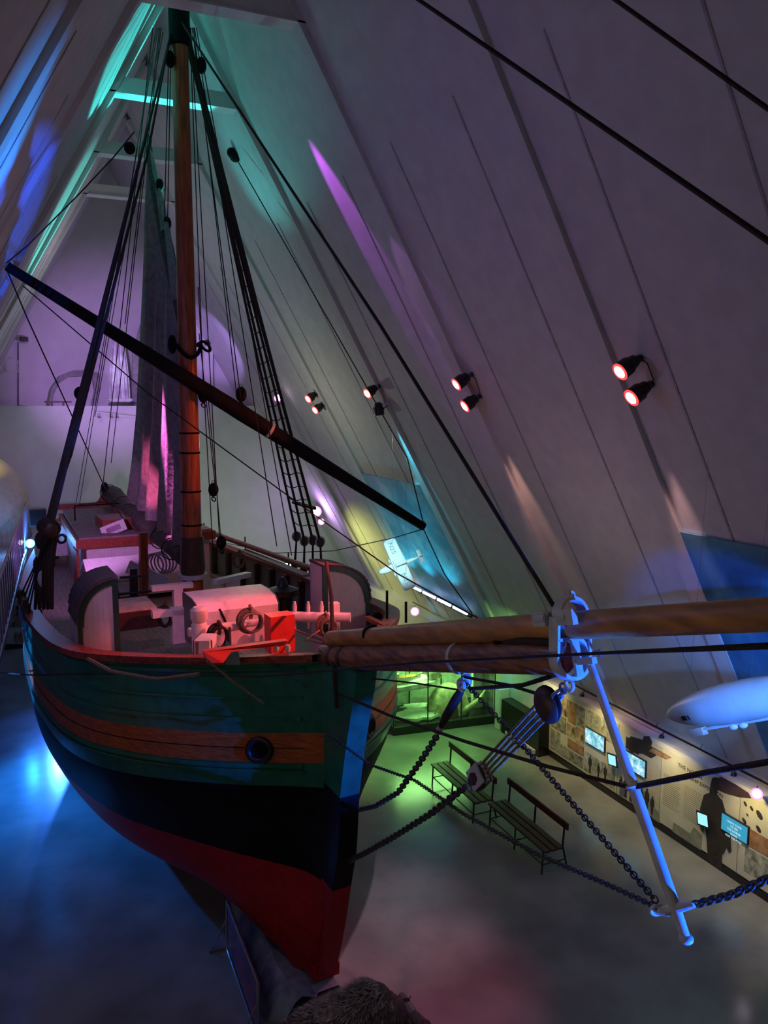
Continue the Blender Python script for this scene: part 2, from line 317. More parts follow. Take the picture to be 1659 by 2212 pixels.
# ------------------------------------------------------------------ posters on the slope
def slope_board(name, y0, y1, z0, z1, m, label, th=.06):
    mb = MB().prism([(SX(z, 1, t), y0, z) for z, t in ((z0, .01), (z1, .01), (z1, .01+th), (z0, .01+th))], (0, y1-y0, 0))
    return tag(put(name, mb, m, None, 0), label, 'poster')
slope_board('sky_poster', 18.5, 22.9, 2.75, 6.5, SKYP, 'tall cyan cloud photograph panel on the white slope behind the model seaplane')
p2 = slope_board('sky_poster', 5.3, 9.42, 2.5, 6.6, SKYP2, 'dark blue cloud and ice photograph panel on the slope behind the model airship')
t = thing('led_batten', 'row of lit blue-white LED bars along the foot of the cyan cloud panel', 'light', (SX(2.85, 1, .3), 19.3, 2.8))
A, B = Vector((SX(2.9, 1, .28), 23.2, 2.86)), Vector((SX(2.86, 1, .28), 18.95, 2.80))
put('housing', MB().beam(A+Vector((.05, 0, -.05)), B+Vector((.05, 0, -.05)), .07, .07), BLK, t, 0)
for k in range(4):
    p, q = A.lerp(B, .10+.225*k), A.lerp(B, .10+.225*k+.19); put('led_strip', MB().beam(p, q, .05, .07), E_LED, t, 0)
for k in range(3): put('bracket', MB().beam(A.lerp(B, .2+.3*k)+Vector((.06, 0, -.08)), A.lerp(B, .2+.3*k)+Vector((.25, 0, -.3)), .02, .02), STEEL, t, 0)
# ------------------------------------------------------------------ display wall on the right
def wp(px, off=0.): p = pl(px[0], px[1], 0, XW-.012); return Vector((XW-.012-off, p.y, p.z))
def wall_poly(name, pts, m, parent=None, off=0., th=.006, smooth=0, label=None):
    return put(name, MB().prism([wp(q, off) for q in pts], (-th, 0, 0)), m, parent, 0, label)
def yz(y, z, off=0.): return Vector((XW-.012-off, y, z))
def wall_rect(name, y0, y1, z0, z1, m, parent=None, off=0., th=.006, label=None):
    return put(name, MB().box((XW-.012-off-th/2, (y0+y1)/2, (z0+z1)/2), (th, abs(y1-y0), abs(z1-z0))), m, parent, 0, label)
t = thing('photo_collage_panel', 'cream wall panel covered with sepia expedition photographs, left of the first bright screen', 'display panel', (XW, 15.0, 0))
wall_rect('backing', 15.75, 13.25, .16, 1.72, PANEL, t, 0, .012)
grid = [(15.68, 15.05, 1.22, 1.66, 0), (15.02, 14.72, 1.14, 1.66, 2), (14.70, 14.40, 1.18, 1.66, 1), (15.68, 15.10, .78, 1.18, 1), (15.06, 14.72, .80, 1.1, 0), (14.70, 14.40, .76, 1.14, 0),
        (15.0, 14.40, .52, .74, 2), (15.68, 15.30, .24, .74, 3), (15.27, 14.40, .22, .48, 1), (14.36, 13.30, 1.22, 1.68, 3), (14.36, 13.30, .22, .68, 3)]
for g in grid: wall_rect('photograph', g[0], g[1], g[2], g[3], PHOT[g[4]], t, .012, .008)
def man(y, z, h, name, parent, m, off=.02):       # a small printed figure
    s = h/1.8; P = [(-.10, 0), (-.13, .85), (-.26, .80), (-.22, 1.42), (-.06, 1.52), (-.10, 1.66), (0, 1.78), (.10, 1.66), (.06, 1.52), (.22, 1.42), (.26, .8), (.13, .85), (.11, 0), (.02, 0), (0, .75), (-.02, 0)]
    return put(name, MB().prism([yz(y+a*s, z+b*s, off) for a, b in P], (-.004, 0, 0)), m, parent, 0)
for y, h in ((14.15, .42), (13.85, .36), (13.62, .40)): man(y, .24, h, 'printed_figure', t, INKD)
t = thing('photo_collage_panel', 'pale teal wall panel with crowd silhouettes between the first and second big screens', 'display panel', (XW, 12.6, 0))
wall_rect('backing', 13.23, 11.95, .16, 1.72, img_mat('teal_print', [(.20, .30, .28), (.42, .46, .38), (.58, .52, .40)], sc=1.2, seed=9), t, 0, .012)
for k in range(7): man(13.1-.16*k, .2, .42+.05*(k % 3), 'printed_figure', t, INKD)
wall_rect('photograph', 13.0, 12.6, 1.30, 1.55, INKD, t, .012, .008)
t = thing('text_panel', 'long cream wall panel headed THE NORGE AIRSHIP EXPEDITION with columns of text', 'display panel', (XW, 10.9, 0))
wall_rect('backing', 11.93, 9.98, .16, 1.72, PANEL, t, 0, .012)
text_obj('heading', 'THE NORGE', .115, yz(11.50, 1.52, .014), (0, -1, 0), (0, 0, 1), INKD, t)
text_obj('heading', 'AIRSHIP EXPEDITION', .10, yz(11.30, 1.39, .014), (0, -1, 0), (0, 0, 1), INKD, t)
mb = MB()
for col in ((11.86, 11.40), (11.30, 10.80)):
    for k in range(16):
        a = random.uniform(0, .07); mb.box((XW-.028, (col[0]+col[1]+a)/2, 1.22-.042*k), (.002, col[0]-col[1]-a, .012))
o = put('text_lines', mb, INK, t, 0); o['kind'] = 'stuff'
wall_poly('printed_ridge', [(1402, 1735), (1425, 1755), (1427, 1780), (1412, 1775)], INK, t, .012)
wall_poly('printed_ridge', [(1456, 1776), (1452, 1806), (1515, 1848), (1518, 1805), (1500, 1786), (1492, 1800)], INK, t, .012)
t2 = tag(wall_poly('aircraft_print', [(1355, 1600), (1364, 1590), (1390, 1598), (1392, 1590), (1404, 1590), (1410, 1603), (1408, 1612), (1452, 1636), (1440, 1640), (1414, 1624), (1419, 1632), (1408, 1638), (1390, 1628), (1362, 1625), (1356, 1612)], INKD, None, .014), 'dark printed aeroplane with a tan wing on the upper wall between second screen and heading', 'wall print')
wall_poly('printed_wing', [(1412, 1616), (1452, 1636), (1440, 1640), (1404, 1622)], PHOT[2], t2, .022)
t3 = tag(wall_poly('airship_print', [(1550, 1680), (1560, 1678), (1590, 1694), (1618, 1712), (1624, 1724), (1600, 1722), (1570, 1714), (1552, 1706)], img_mat('plum_print', [(.02, .01, .02), (.06, .03, .05), (.08, .05, .06)], sc=2, seed=4), None, .014), 'dark printed airship shape beside the head of the black-coated figure', 'wall print')
P = [(1547, 1678), (1553, 1680), (1553, 1700), (1551, 1716), (1562, 1728), (1570, 1757), (1575, 1800), (1580, 1806), (1582, 1838), (1577, 1842), (1572, 1828), (1566, 1842), (1561, 1846), (1561, 1889), (1549, 1876), (1547, 1838), (1545, 1868), (1532, 1862), (1529, 1812), (1524, 1775), (1521, 1798), (1516, 1792), (1512, 1772), (1515, 1745), (1523, 1716), (1535, 1712), (1537, 1695), (1541, 1680)]
mg = tag(wall_poly('printed_person', P, INKD, None, .02, .01), 'life-size printed silhouette of a person in a long black coat and hood', 'wall print')
t = thing('artefact_panel', 'cream wall panel with small dark objects and two sepia photographs at the right edge', 'display panel', (XW, 9.0, 0))
wall_rect('backing', 9.96, 7.4, .16, 1.72, PANEL, t, 0, .012)
wall_rect('photograph', 9.78, 8.2, .80, 1.12, PHOT[2], t, .012, .008); wall_rect('photograph', 9.80, 8.2, .30, .76, PHOT[3], t, .012, .008)
for y, z, r in ((9.86, 1.52, .05), (9.72, 1.50, .05), (9.86, 1.20, .06), (9.55, 1.46, .09), (9.55, 1.2, .07), (9.80, 1.34, .03)):
    put('printed_object', MB().lathe([(r, 0), (r*.8, .004)], yz(y, z, .016), (-1, 0, 0), 9, sc=(1, .6)), INKD, t, 0)
def screen(y0, y1, z0, z1, m, label, text=None):
    t = thing('wall_screen', label, 'screen', (XW, (y0+y1)/2, 0), None)
    put('casing', MB().box((XW-.045, (y0+y1)/2, (z0+z1)/2), (.05, abs(y1-y0)+.03, z1-z0+.03)), SCREENB, t, 0)
    put('display', MB().box((XW-.073, (y0+y1)/2, (z0+z1)/2), (.006, abs(y1-y0), z1-z0)), m, t, 0)
    if text:
        for k, s in enumerate(text): text_obj('caption', s, .055, Vector((XW-.078, (y0+y1)/2, z1-.1-.068*k)), (0, -1, 0), (0, 0, 1), E_WHT_SOFT, t, .001, 'CENTER')
    return t
E_WHT_SOFT = emis('caption_glow', (.7, .95, 1), .9)
def ypx(x, y): return pl(x, y, 0, XW-.07)
a, b = ypx(1265, 1571), ypx(1304, 1625); screen(a.y, b.y, b.z, a.z, SCR[0], 'bright cyan wall screen on the photo collage, first in the row of screens')
a, b = ypx(1350, 1621), ypx(1392, 1680); screen(a.y, b.y, b.z, a.z, SCR[1], 'cyan wall screen partly behind the blue strut, under the printed aeroplane')
a, b = ypx(1560, 1756), ypx(1613, 1823); screen(a.y, b.y, b.z, a.z, SCRB, 'blue caption screen to the right of the black-coated figure', ['I HAVE COME', 'TO SEE', 'THE NORGE', 'LEAVE', 'FOR THE POLE'])
def tablet(x, y, label):
    p = ypx(x, y); t = thing('tablet_screen', label, 'tablet', (XW, p.y, 0))
    Y = Vector((0, -1, .18)).normalized(); Z = Vector((0, .18, 1)).normalized(); X = Vector((-1, 0, 0))
    put('casing', MB().box(p+Vector((-.05, 0, 0)), (.02, .30, .27), X, Y, Z), SCREENB, t, 0)
    put('display', MB().box(p+Vector((-.063, 0, 0)), (.004, .24, .21), X, Y, Z), SCRT, t, 0)
    put('arm', MB().beam(p+Vector((-.04, 0, 0)), p+Vector((.06, 0, 0)), .05, .05), BLK, t, 0)
tablet(1327, 1641, 'small tilted tablet between the first and second big screens'); tablet(1523, 1769, 'small tilted tablet over the black-coated figure')
t = thing('track_rail', 'long dark lighting rail with short hangers above the display wall', 'light track', (11.5, 14, 1.95))
put('rail', MB().tube([(11.52, 7, 1.94), (11.52, 24, 1.96)], .022), BLK, t)
for y in (8.2, 9.6, 11.2, 12.4, 14.0, 15.4): put('hanger', MB().tube([(11.52, y, 1.95), (11.60, y, 2.08)], .008, 5), BLK, t)
for y, lb in ((14.75, 'small dark track spotlight above the sepia photo collage'), (12.15, 'small dark track spotlight above the printed aeroplane'), (10.3, 'small dark track spotlight above the black-coated figure')):
    t = thing('track_spotlight', lb, 'lamp', (11.4, y, 1.8), None)
    put('body', MB().lathe([(.035, 0), (.05, .02), (.055, .16)], (11.46, y, 1.88), (-.45, 0, -1), 12), BLK, t); put('stem', MB().tube([(11.46, y, 1.88), (11.52, y, 1.95)], .012, 6), BLK, t)
# ------------------------------------------------------------------ bright floor lamps near the walls
def ball_lamp(p, r, mrim, mlens, label, aim=None, nm='stage_lamp', group=None):
    p = Vector(p); d = (Vector(aim) if aim else (Vector((0, 0, H))-p)).normalized(); t = thing(nm, label, 'lamp', p-d*.2, group)
    put('body', MB().lathe([(r*.55, 0), (r*.8, .05), (r, .16), (r*1.12, .24)], p-d*.24, d, 16), BLK, t)
    put('rim', MB().lathe([(r*1.14, 0), (r*1.14, .012), (r*.9, .014)], p, d, 18), mrim, t)
    put('lens', MB().sph(p+d*.012, (r*.86, r*.86, r*.3), 14, 8, X=d.orthogonal().normalized(), Y=d.cross(d.orthogonal().normalized()), Z=d), mlens, t)
    put('bracket', MB().tube([p-d*.2+Vector((0, 0, .05)), p-d*.2+Vector((0, 0, r*1.6)), p-d*.4+Vector((0, 0, r*1.6))], .012, 6), BLK, t)
    return t
ball_lamp(pl(1635, 1715, 0, XW-.35), .085, E_MAG, E_VIO, 'bright violet-white lamp on the right-hand display wall')
ball_lamp(pl(896, 1321, 0, 10.9), .12, E_MAG, E_VIO, 'bright magenta-rimmed lamp low on the far right wall beyond the bulwark')
ball_lamp(pl(683, 1105, 1, 29.0), .18, E_MAG, E_VIO, 'largest glaring violet lamp beside the port deadeyes')
ball_lamp(pl(694, 1127, 1, 29.0), .11, E_MAG, E_VIO, 'smaller magenta lamp just below the largest violet lamp')
ball_lamp(pl(600, 860, 1, 26.0), .11, E_MAG, E_VIO, 'pink-rimmed lamp seen through the port ratlines above the yard')
point(pl(683, 1105, 1, 28.6), VIO, 60, .2)
for x, y, r, a, b, lb in ((44, 1172, .09, E_MAG, E_VIO, 'left magenta lamp behind the walkway rail'), (65, 1174, .14, E_BLU, E_CYA, 'blue-haloed lamp, middle of the three beside the black loudspeaker'), (87, 1172, .10, E_MAG, E_VIO, 'right magenta lamp of the three, nearest the ship shrouds')):
    ball_lamp(pl(x, y, 1, 25.6), r*.85, a, b, lb)
point(pl(65, 1174, 1, 25.2), (.10, .35, 1), 90, .15)
tag(put('lamp_bar', MB().tube([pl(36, 1181, 1, 25.9), pl(96, 1181, 1, 25.9)], .03, 8), BLK, None), 'short black bar carrying the three lamps beside the loudspeaker', 'bar')
t = thing('exit_sign', 'glowing pale green exit sign low on the far back wall', 'sign', pl(625, 1226, 1, 30.7))
put('casing', MB().box(pl(625, 1220, 1, 30.74), (.40, .06, .20)), BLK, t, 0)
for dx in (-.1, .1): put('display', MB().box(pl(625, 1220, 1, 30.70)+Vector((dx, 0, 0)), (.16, .02, .15)), E_EXIT, t, 0)
# ------------------------------------------------------------------ paired theatre spotlights on the roof
def par(p, aim, label, lit=True, rim=None, lens=None, sc=1., tail=None):
    p = Vector(p); d = Vector(aim).normalized(); t = thing('par_spotlight', label, 'spotlight', p, 'par spotlights on the slope')
    s = d.cross(UP).normalized(); u = s.cross(d)
    put('can', MB().lathe([(.05*sc, 0), (.085*sc, .02*sc), (.10*sc, .10*sc), (.125*sc, .14*sc), (.125*sc, .30*sc)], p-d*.15*sc, d, 20), BLK, t)
    L = p+d*.152*sc
    if lit:
        put('rim', MB().lathe([(.128*sc, 0), (.128*sc, .012), (.10*sc, .014)], L-d*.006, d, 22), rim or E_RED, t)
        put('lens', MB().sph(L, (.098*sc, .098*sc, .03), 18, 8, X=s, Y=u, Z=d), lens or E_WHT, t)
    for q in (-1, 1): put('knob', MB().lathe([(.022*sc, 0), (.022*sc, .03)], p+s*q*.125*sc, s*q, 8), BLK, t)
    wall = Vector((.877, 0, .48)); top = p+wall*.22*sc
    put('yoke', MB().tube([p+s*.14*sc, p+s*.14*sc+wall*.12*sc, top+s*.07*sc, top-s*.07*sc, p-s*.14*sc+wall*.12*sc, p-s*.14*sc], .012*sc, 6), BLK, t)
    put('clamp', MB().box(top+wall*.03, (.09*sc, .09*sc, .08*sc), wall, Vector((0, 1, 0))), BLK, t, 0)
    if tail:
        pts = [top, top.lerp(Vector(tail), .3)+Vector((-.02, -.12, .03)), top.lerp(Vector(tail), .7)+Vector((.0, -.16, -.05)), Vector(tail)]
        put('cable', MB().tube(pts, .009*sc, 5), BLK, t)
    return t
def sp(x, y, off=.24):
    d = ray(x, y); n = np.array([KS, 0, 1.]); t = ((ZR+KS*XC)-_C@n)/(d@n); return Vector(_C+d*t)+NR*off
wh = ['second pair from the right', 'farthest pair']
LP = [((688, 848), (703, 872), 'farthest pair of'), ((820, 833), (835, 872), 'second farthest pair of'), ((1020, 808), (1038, 855), 'second nearest pair of'), ((1384, 772), (1408, 828), 'nearest pair of')]
for i, (u_, l_, nm) in enumerate(LP):
    a, b = sp(*u_), sp(*l_); aim = Vector((-.82, .06, -.55)) if i > 1 else Vector((-.82, -.25, -.50))
    par(a, aim, 'upper red lens spotlight in the %s lamps on the slope' % nm, tail=b+Vector((.15, 0, .1)))
    if i == 1: par(b, Vector((.18, .12, -1)), 'black downward lamp washing the slope cyan, in the second farthest pair', lit=False)
    else: par(b, aim, 'lower red lens spotlight in the %s lamps on the slope' % nm)
# ------------------------------------------------------------------ upper gallery at the back
t = thing('draped_white_cloth', 'tall hanging white cloth lit violet on the upper back ledge', 'drapery', pl(262, 875, 1, 31.6))
rows = []
for (xl, xr, y) in ((243, 268, 735), (238, 276, 790), (236, 280, 830), (236, 282, 862)):
    row = []
    for k in range(25):
        f = k/24; p = pl(xl+(xr-xl)*f, y, 1, 31.7); p.y += .08*math.sin(f*34)+.15*math.sin(f*math.pi)*-1; row.append(p)
    rows.append(row)
put('cloth', MB().grid(rows), mat('white_cloth', (.8, .8, .82), .8), t, 60)
for k in range(3): put('hem_fold', MB().sph(pl(246+14*k, 864, 1, 31.6), (.22, .12, .09)), MATS['white_cloth'], t)
o = MB(); pts = [(105, 872), (112, 838), (130, 812), (160, 800), (190, 799), (215, 806), (218, 840), (205, 876), (196, 876), (204, 842), (200, 818), (180, 812), (150, 814), (130, 826), (118, 848), (112, 874)]
tag(put('arch_screen', o.prism([pl(x, y, 1, 32.4) for x, y in pts], (0, .15, 0)), mat('grey_arch', (.28, .27, .28), .8), None, 0), 'grey rounded arch standing on the upper back ledge left of the white cloth', 'arch')
tag(put('arch_screen', MB().prism([pl(x, y, 1, 32.6) for x, y in [(283, 876), (286, 760), (303, 700), (318, 690), (318, 876)]], (0, .1, 0)), MATS['grey_arch'], None, 0), 'grey tall pointed screen on the upper ledge just right of the white cloth', 'arch')
for x, y, lb in ((52, 735, 'small dark projector box on a wall post at the upper left of the back wall'), (450, 742, 'small projector box on a wall post to the right of the mast')):
    t = thing('wall_projector', lb, 'projector', pl(x, 876, 1, 32.6))
    put('body', MB().box(pl(x, y-2, 1, 32.5), (.28, .3, .16)).lathe([(.05, 0), (.05, .1)], pl(x-4, y-4, 1, 32.35), (0, -1, 0), 10), BLK, t, 0)
    put('post', MB().beam(pl(x, y+6, 1, 32.8), pl(x, 876, 1, 32.8), .34, .1, Vector((0, 1, 0))), WALL, t, 0)
t = thing('hoop_coil', 'pale ring of coiled hose hanging at the left end of the upper ledge', 'coil', pl(24, 800, 1, 31))
for k in range(3): put('loop', MB().torus(pl(22+3*k, 787+2*k, 1, 31.4-.04*k), .25, .012, (.1, 1, 0), 26, 5), WHITE, t)
t = thing('ledge_track', 'thin lighting track with two small lamps under the upper ledge', 'light track', pl(240, 890, 1, 30.6))
put('rail', MB().tube([pl(210, 886, 1, 30.6), pl(296, 896, 1, 30.6)], .012, 5), WALL, t)
for x in (214, 240, 252): put('lamp', MB().lathe([(.05, 0), (.07, .12)], pl(x, 893, 1, 30.6), (0, -.2, -1), 10), SEAM, t)
put('wooden_bench', MB().box(pl(125, 868, 1, 31.2), (.9, .4, .06)).box(pl(112, 873, 1, 31.2), (.06, .3, .2)).box(pl(137, 873, 1, 31.2), (.06, .3, .2)), WOODD, None, 0)
tag(C.objects['wooden_bench'], 'low dark bench in front of the grey arch on the upper ledge', 'bench')
# ================================================================== the ship
ship = thing('sailing_ship', 'green, orange and black hulled wooden sailing ship with red bottom, standing bow-on in the hall', 'ship', W(10, 0, .25))
ST = [.3, .55, .8, 1.25, 1.8, 2.9, 3.6, 5, 6.5, 8, 10, 12, 14, 16, 18, 19.4, 20.1]
TB = {'rail': [.10, .34, .59, 1.08, 1.53, 2.33, 2.70, 2.97, 3.07, 3.12, 3.05, 2.85, 2.55, 2.15, 1.7, 1.15, .4],
 'oru': [.12, .42, .70, 1.18, 1.66, 2.42, 2.72, 3.0, 3.14, 3.2, 3.15, 2.98, 2.68, 2.2, 1.6, .95, .3],
 'orl': [.12, .40, .67, 1.14, 1.66, 2.40, 2.72, 3.02, 3.14, 3.2, 3.15, 2.95, 2.6, 2.0, 1.35, .6, .15],
 'grb': [.12, .33, .58, 1.04, 1.54, 2.32, 2.65, 2.97, 3.1, 3.18, 3.12, 2.9, 2.5, 1.85, 1.1, .4, .12],
 'wl': [.13, .15, .25, .57, .99, 1.74, 2.16, 2.64, 2.9, 3.02, 3.0, 2.7, 2.1, 1.3, .5, .15, .12],
 'low': [.15, .27, .40, .60, .88, 1.38, 1.75, 2.25, 2.5, 2.6, 2.5, 2.1, 1.4, .7, .25, .13, .12],
 'gar': [.13, .26, .40, .54, .64, .68, .86, 1.2, 1.4, 1.4, 1.3, 1.0, .6, .3, .16, .13, .12],
 'keel': [.13, .26, .38, .34, .26, .18, .18, .18, .18, .18, .18, .18, .18, .16, .14, .13, .12]}
def g_(s): t = np.minimum(1, s/10.); return t*(2-t)
ZF = {'rail': lambda s: 5.2-.9*g_(s)+.006*max(0, s-11)**2, 'oru': lambda s: 4.2-.8*g_(s)+.005*max(0, s-11)**2,
 'orl': lambda s: 3.76-.74*g_(s)+.005*max(0, s-11)**2, 'grb': lambda s: 3.42-.85*g_(s)+.004*max(0, s-11)**2, 'wl': lambda s: 1.95-.02*s,
 'low': lambda s: 1.12, 'gar': lambda s: .62, 'keel': lambda s: .36}
RK = ['rail', 'oru', 'orl', 'grb', 'wl', 'low', 'gar', 'keel']
def pchip(x, y, q):
    x = np.array(x, float); y = np.array(y, float); h = np.diff(x); d = np.diff(y)/h; m = np.zeros(len(x))
    m[0] = d[0]; m[-1] = d[-1]
    for i in range(1, len(x)-1):
        m[i] = 0 if d[i-1]*d[i] <= 0 else (h[i-1]+h[i])/(h[i]/d[i-1]+h[i-1]/d[i])
    i = min(max(np.searchsorted(x, q)-1, 0), len(h)-1); t = (q-x[i])/h[i]
    return float(y[i]*(2*t**3-3*t*t+1)+h[i]*m[i]*(t**3-2*t*t+t)+y[i+1]*(-2*t**3+3*t*t)+h[i]*m[i+1]*(t**3-t*t))
def HB(k, s): return pchip(ST, TB[k], s)
def hb_at(s, z):                                       # half breadth at a height
    zs = [ZF[k](s) for k in RK][::-1]; hs = [HB(k, s) for k in RK][::-1]; return pchip(zs, hs, min(z, zs[-1]))
SS = list(np.concatenate([np.linspace(.3, 2, 14), np.linspace(2.2, 8, 24), np.linspace(8.4, 20.1, 28)]))
hull = MB(); SUB = 5
for sd in (1, -1):
    for b in range(len(RK)-1):
        rows = []
        for i in range(SUB+1):
            row = []
            for s in SS:
                z = ZF[RK[b]](s)*(1-i/SUB)+ZF[RK[b+1]](s)*i/SUB
                h = hb_at(s, z); row.append(W(s+max(0, float(np.interp(z, [.36, .9, 1.4, 2.0], [.42, .24, .08, 0])))*max(0, 1-(s-.3)/1.2), sd*h, z))
            rows.append(row if sd < 0 else row[::-1])
        hull.grid(rows, m=[0, 1, 0, 2, 3, 3, 3][b])
hull.prism([W(20.1, l*HB(k, 20.1), ZF[k](20.1)) for l, ks in ((1, RK), (-1, RK[::-1])) for k in ks], AFT*.05, 0)
hb_o = put('hull', hull, [GREEN, ORANGE, BLACK, REDH], ship, 40, 'green, orange-brown, black and red painted plank hull')
st = MB()
def stem_f(z): return float(np.interp(z, [.36, .9, 1.4, 2.08, 2.6, 3.49, 4.2, 5.23], [.62, .40, .24, .05, -.11, -.20, -.38, -.70]))
def stem_r(z): return float(np.interp(z, [.36, 1.2, 2.08, 3.45, 4.2, 5.3], [1.0, .7, .5, .40, .42, .45]))
for (z0, z1, m) in ((.36, 2.0, 3), (2.0, 3.45, 2), (3.45, 5.28, 0)):
    zz = np.linspace(z0, z1, 9)
    P = [W(stem_f(z), -.14, z) for z in zz]+[W(stem_r(z), -.14, z) for z in zz[::-1]]; st.prism(P, PORT*.28, m)
put('stem_post', st, [GREEN, ORANGE, BLACK, REDH], ship, 0, 'heavy upright timber at the bow, same colours as the planking')
ke = MB(); P = [W(.62, -.2, .30), W(.60, -.2, .5), W(19.8, -.2, .5), W(19.8, -.2, .30)]; ke.prism(P, PORT*.4); put('keel', ke, REDH, ship, 0)
rw = MB()
def strip(mb, zf, off, w, h, s0=.45, s1=20., sd=1, m=0, key=None, n=70):
    rows = [[], [], [], [], []]
    for s in np.linspace(0, 1, n)**1.3*(s1-s0)+s0:
        z = zf(s); hbv = (HB(key, s) if key else hb_at(s, z))+off
        pts = [(hbv-w/2, z+h/2), (hbv+w/2, z+h/2), (hbv+w/2, z-h/2), (hbv-w/2, z-h/2), (hbv-w/2, z+h/2)]
        for k, (l, zz) in enumerate(pts): rows[k].append(W(s, sd*l, zz))
    mb.grid(rows if sd < 0 else rows[::-1], m)
for sd, nm in ((-1, 's'), (1, 'p')):
    mb = MB(); strip(mb, lambda s: ZF['rail'](s)+.05, -.02, .30, .10, .35, 20., sd, key='rail'); put('rail_cap', mb, REDW, ship, 40, 'red-brown wooden rail cap')
    for zf, th in ((lambda s: ZF['rail'](s)-.10, .05), (lambda s: ZF['oru'](s)+.50, .025), (lambda s: ZF['oru'](s)+.20, .06), (lambda s: ZF['orl'](s)-.04, .055), (lambda s: ZF['orl'](s)-.12, .03)):
        mb = MB(); strip(mb, zf, .0, .07, th, .5, 19.8, sd); put('wale_moulding', mb, GREEN, ship, 40)
    mb = MB()
    for zf in (lambda s: ZF['oru'](s)*.5+ZF['orl'](s)*.5,): strip(mb, zf, .0, .012, .012, .5, 19.8, sd)
    put('plank_seam', mb, DARK, ship, 0)
# deck and inner bulwark
def ZD(s): return ZF['rail'](s)-.62-.18*min(1, s/4)
dk = MB(); rows = []
for s in SS[3:]:
    h = max(.05, hb_at(s, ZD(s))-.12); rows.append([W(s, l*h, ZD(s)+.06*(1-l*l)) for l in (-1, -.5, 0, .5, 1)])
dk.grid(rows); put('deck', dk, DECK, ship, 30, 'weathered grey-brown plank deck')
INB = mat('inner_bulwark', (.30, .27, .27), .6, var=.1); 
for sd in (-1, 1):
    mb = MB(); rr = [[], []]
    for s in SS[2:]: rr[0].append(W(s, sd*(HB('rail', s)-.10), ZF['rail'](s))); rr[1].append(W(s, sd*(HB('rail', s)-.13), ZD(s)-.02))
    mb.grid(rr); put('inner_bulwark', mb, INB, ship, 30)
    for s in np.arange(3.2, 19, .9):
        put('stanchion', MB().box(W(s, sd*(HB('rail', s)-.18), (ZD(s)+ZF['rail'](s))/2), (.14, .12, ZF['rail'](s)-ZD(s)), PORT, AFT), WOODD, ship, 0)
# rail irons and rope on the port side
for i, s in enumerate((6.7, 9.6, 12.4, 15.0)): put('rail_iron', MB().tube([W(s, 3.0 if s < 12 else HB('rail', s), ZF['rail'](s)), W(s, 3.0 if s < 12 else HB('rail', s), ZF['rail'](s)+.55)], .018, 6), DARK, ship)
# ---- masts and spars
def spar(name, p, q, r0, r1, m, n=18, label=None, mid=None, parent=ship):
    p = Vector(p); q = Vector(q); k = 9; pts = [p.lerp(q, i/(k-1)) for i in range(k)]
    rs = [(r0*(1-i/(k-1))+r1*i/(k-1)) if mid is None else float(np.interp(i/(k-1), [0, .5, 1], [r0, mid, r1])) for i in range(k)]
    return put(name, MB().tube(pts, rs, n), m, parent, 50, label)
MT = [W(7.42, 0, 4.0), W(7.1, 0, 16.7)]
def mast(z): t = (z-4.0)/12.7; return MT[0].lerp(MT[1], t)
mst = spar('mast', MT[0], MT[1], .215, .145, WOODM, 24, 'reddish brown wooden mast')
for z in (6.05, 6.75, 7.55, 7.95, 5.62): put('mast_hoop', MB().torus(mast(z), .215-.003*z, .022, UP, 22, 6), DARK, mst)
put('mast_coat', MB().lathe([(.24, 0), (.26, .15), (.25, .45), (.24, .8)], mast(5.0), UP, 20), WOODD, mst, 40, 'dark leather wrap above the collar')
put('mast_collar', MB().lathe([(.25, 0), (.30, .0), (.30, .09), (.25, .09)], mast(4.92), UP, 24), IRONW, mst, 30, 'white iron collar')
put('masthead_band', MB().lathe([(.17, 0), (.20, .04), (.20, .7), (.17, .75)], mast(15.3), UP, 14), DARK, mst)
for q in (-1, 1): put('masthead_block', MB().sph(mast(15.0)+PORT*(.30*q+.08)+AFT*-.1, (.1, .09, .16), 10, 7), DARK, mst)
# collar of sheaves half way up
tr = MB().tube([mast(9.5)+PORT*(.27*math.cos(a))-AFT*(.27*math.sin(a))+UP*(.26*abs(math.cos(a))**2-.05*math.sin(a)) for a in np.linspace(-.5, math.pi+.5, 17)], .04, 8)
put('sling_hoop', tr, DARK, mst); put('sling_block', MB().sph(mast(9.72)-PORT*.30, (.09, .09, .19), 10, 7), DARK, mst)
put('sling_block', MB().torus(mast(9.7)+PORT*.36-AFT*.05, .12, .03, (0, 1, 0), 14, 6, st=.5), DARK, mst)
yl, yr = pl(15, 575, 1, 16.35), pl(915, 1138, 1, 16.75)
yard = spar('yard', yl, yr, .085, .095, DARK, 16, 'black tilted yard slung across the mast', .17)
put('yard_band', MB().lathe([(.172, 0), (.172, .06)], yl.lerp(yr, .563), (yr-yl), 16), IRONW, yard, 40, 'pale iron band')
for q, e in ((0.003, -1), (.997, 1)): put('yard_end_eye', MB().torus(yl.lerp(yr, q)+UP*.05, .07, .015, (0, 1, 0), 12, 5), IRONW, yard)
bs0, bs1 = cen(700, 1420), cen(1215, 1421)
bsp = spar('bowsprit', bs0, bs1, .165, .142, WOODB, 26, 'thick brown bowsprit')
put('bowsprit_end', MB().lathe([(.141, 0), (.02, .006)], bs1, (bs1-bs0), 26), REDW, bsp, 0, 'red-brown painted end face')
bd = (bs1-bs0).normalized()
for t, m in ((.085, WOODD), (.150, WOODD)): put('bowsprit_band', MB().lathe([(.170, 0), (.170, .09)], bs0.lerp(bs1, t), bd, 24), m, bsp)
put('bowsprit_band', MB().lathe([(.163, 0), (.163, .05)], cen(992, 1421), bd, 26), IRONW, bsp, 40, 'pale iron hoop')
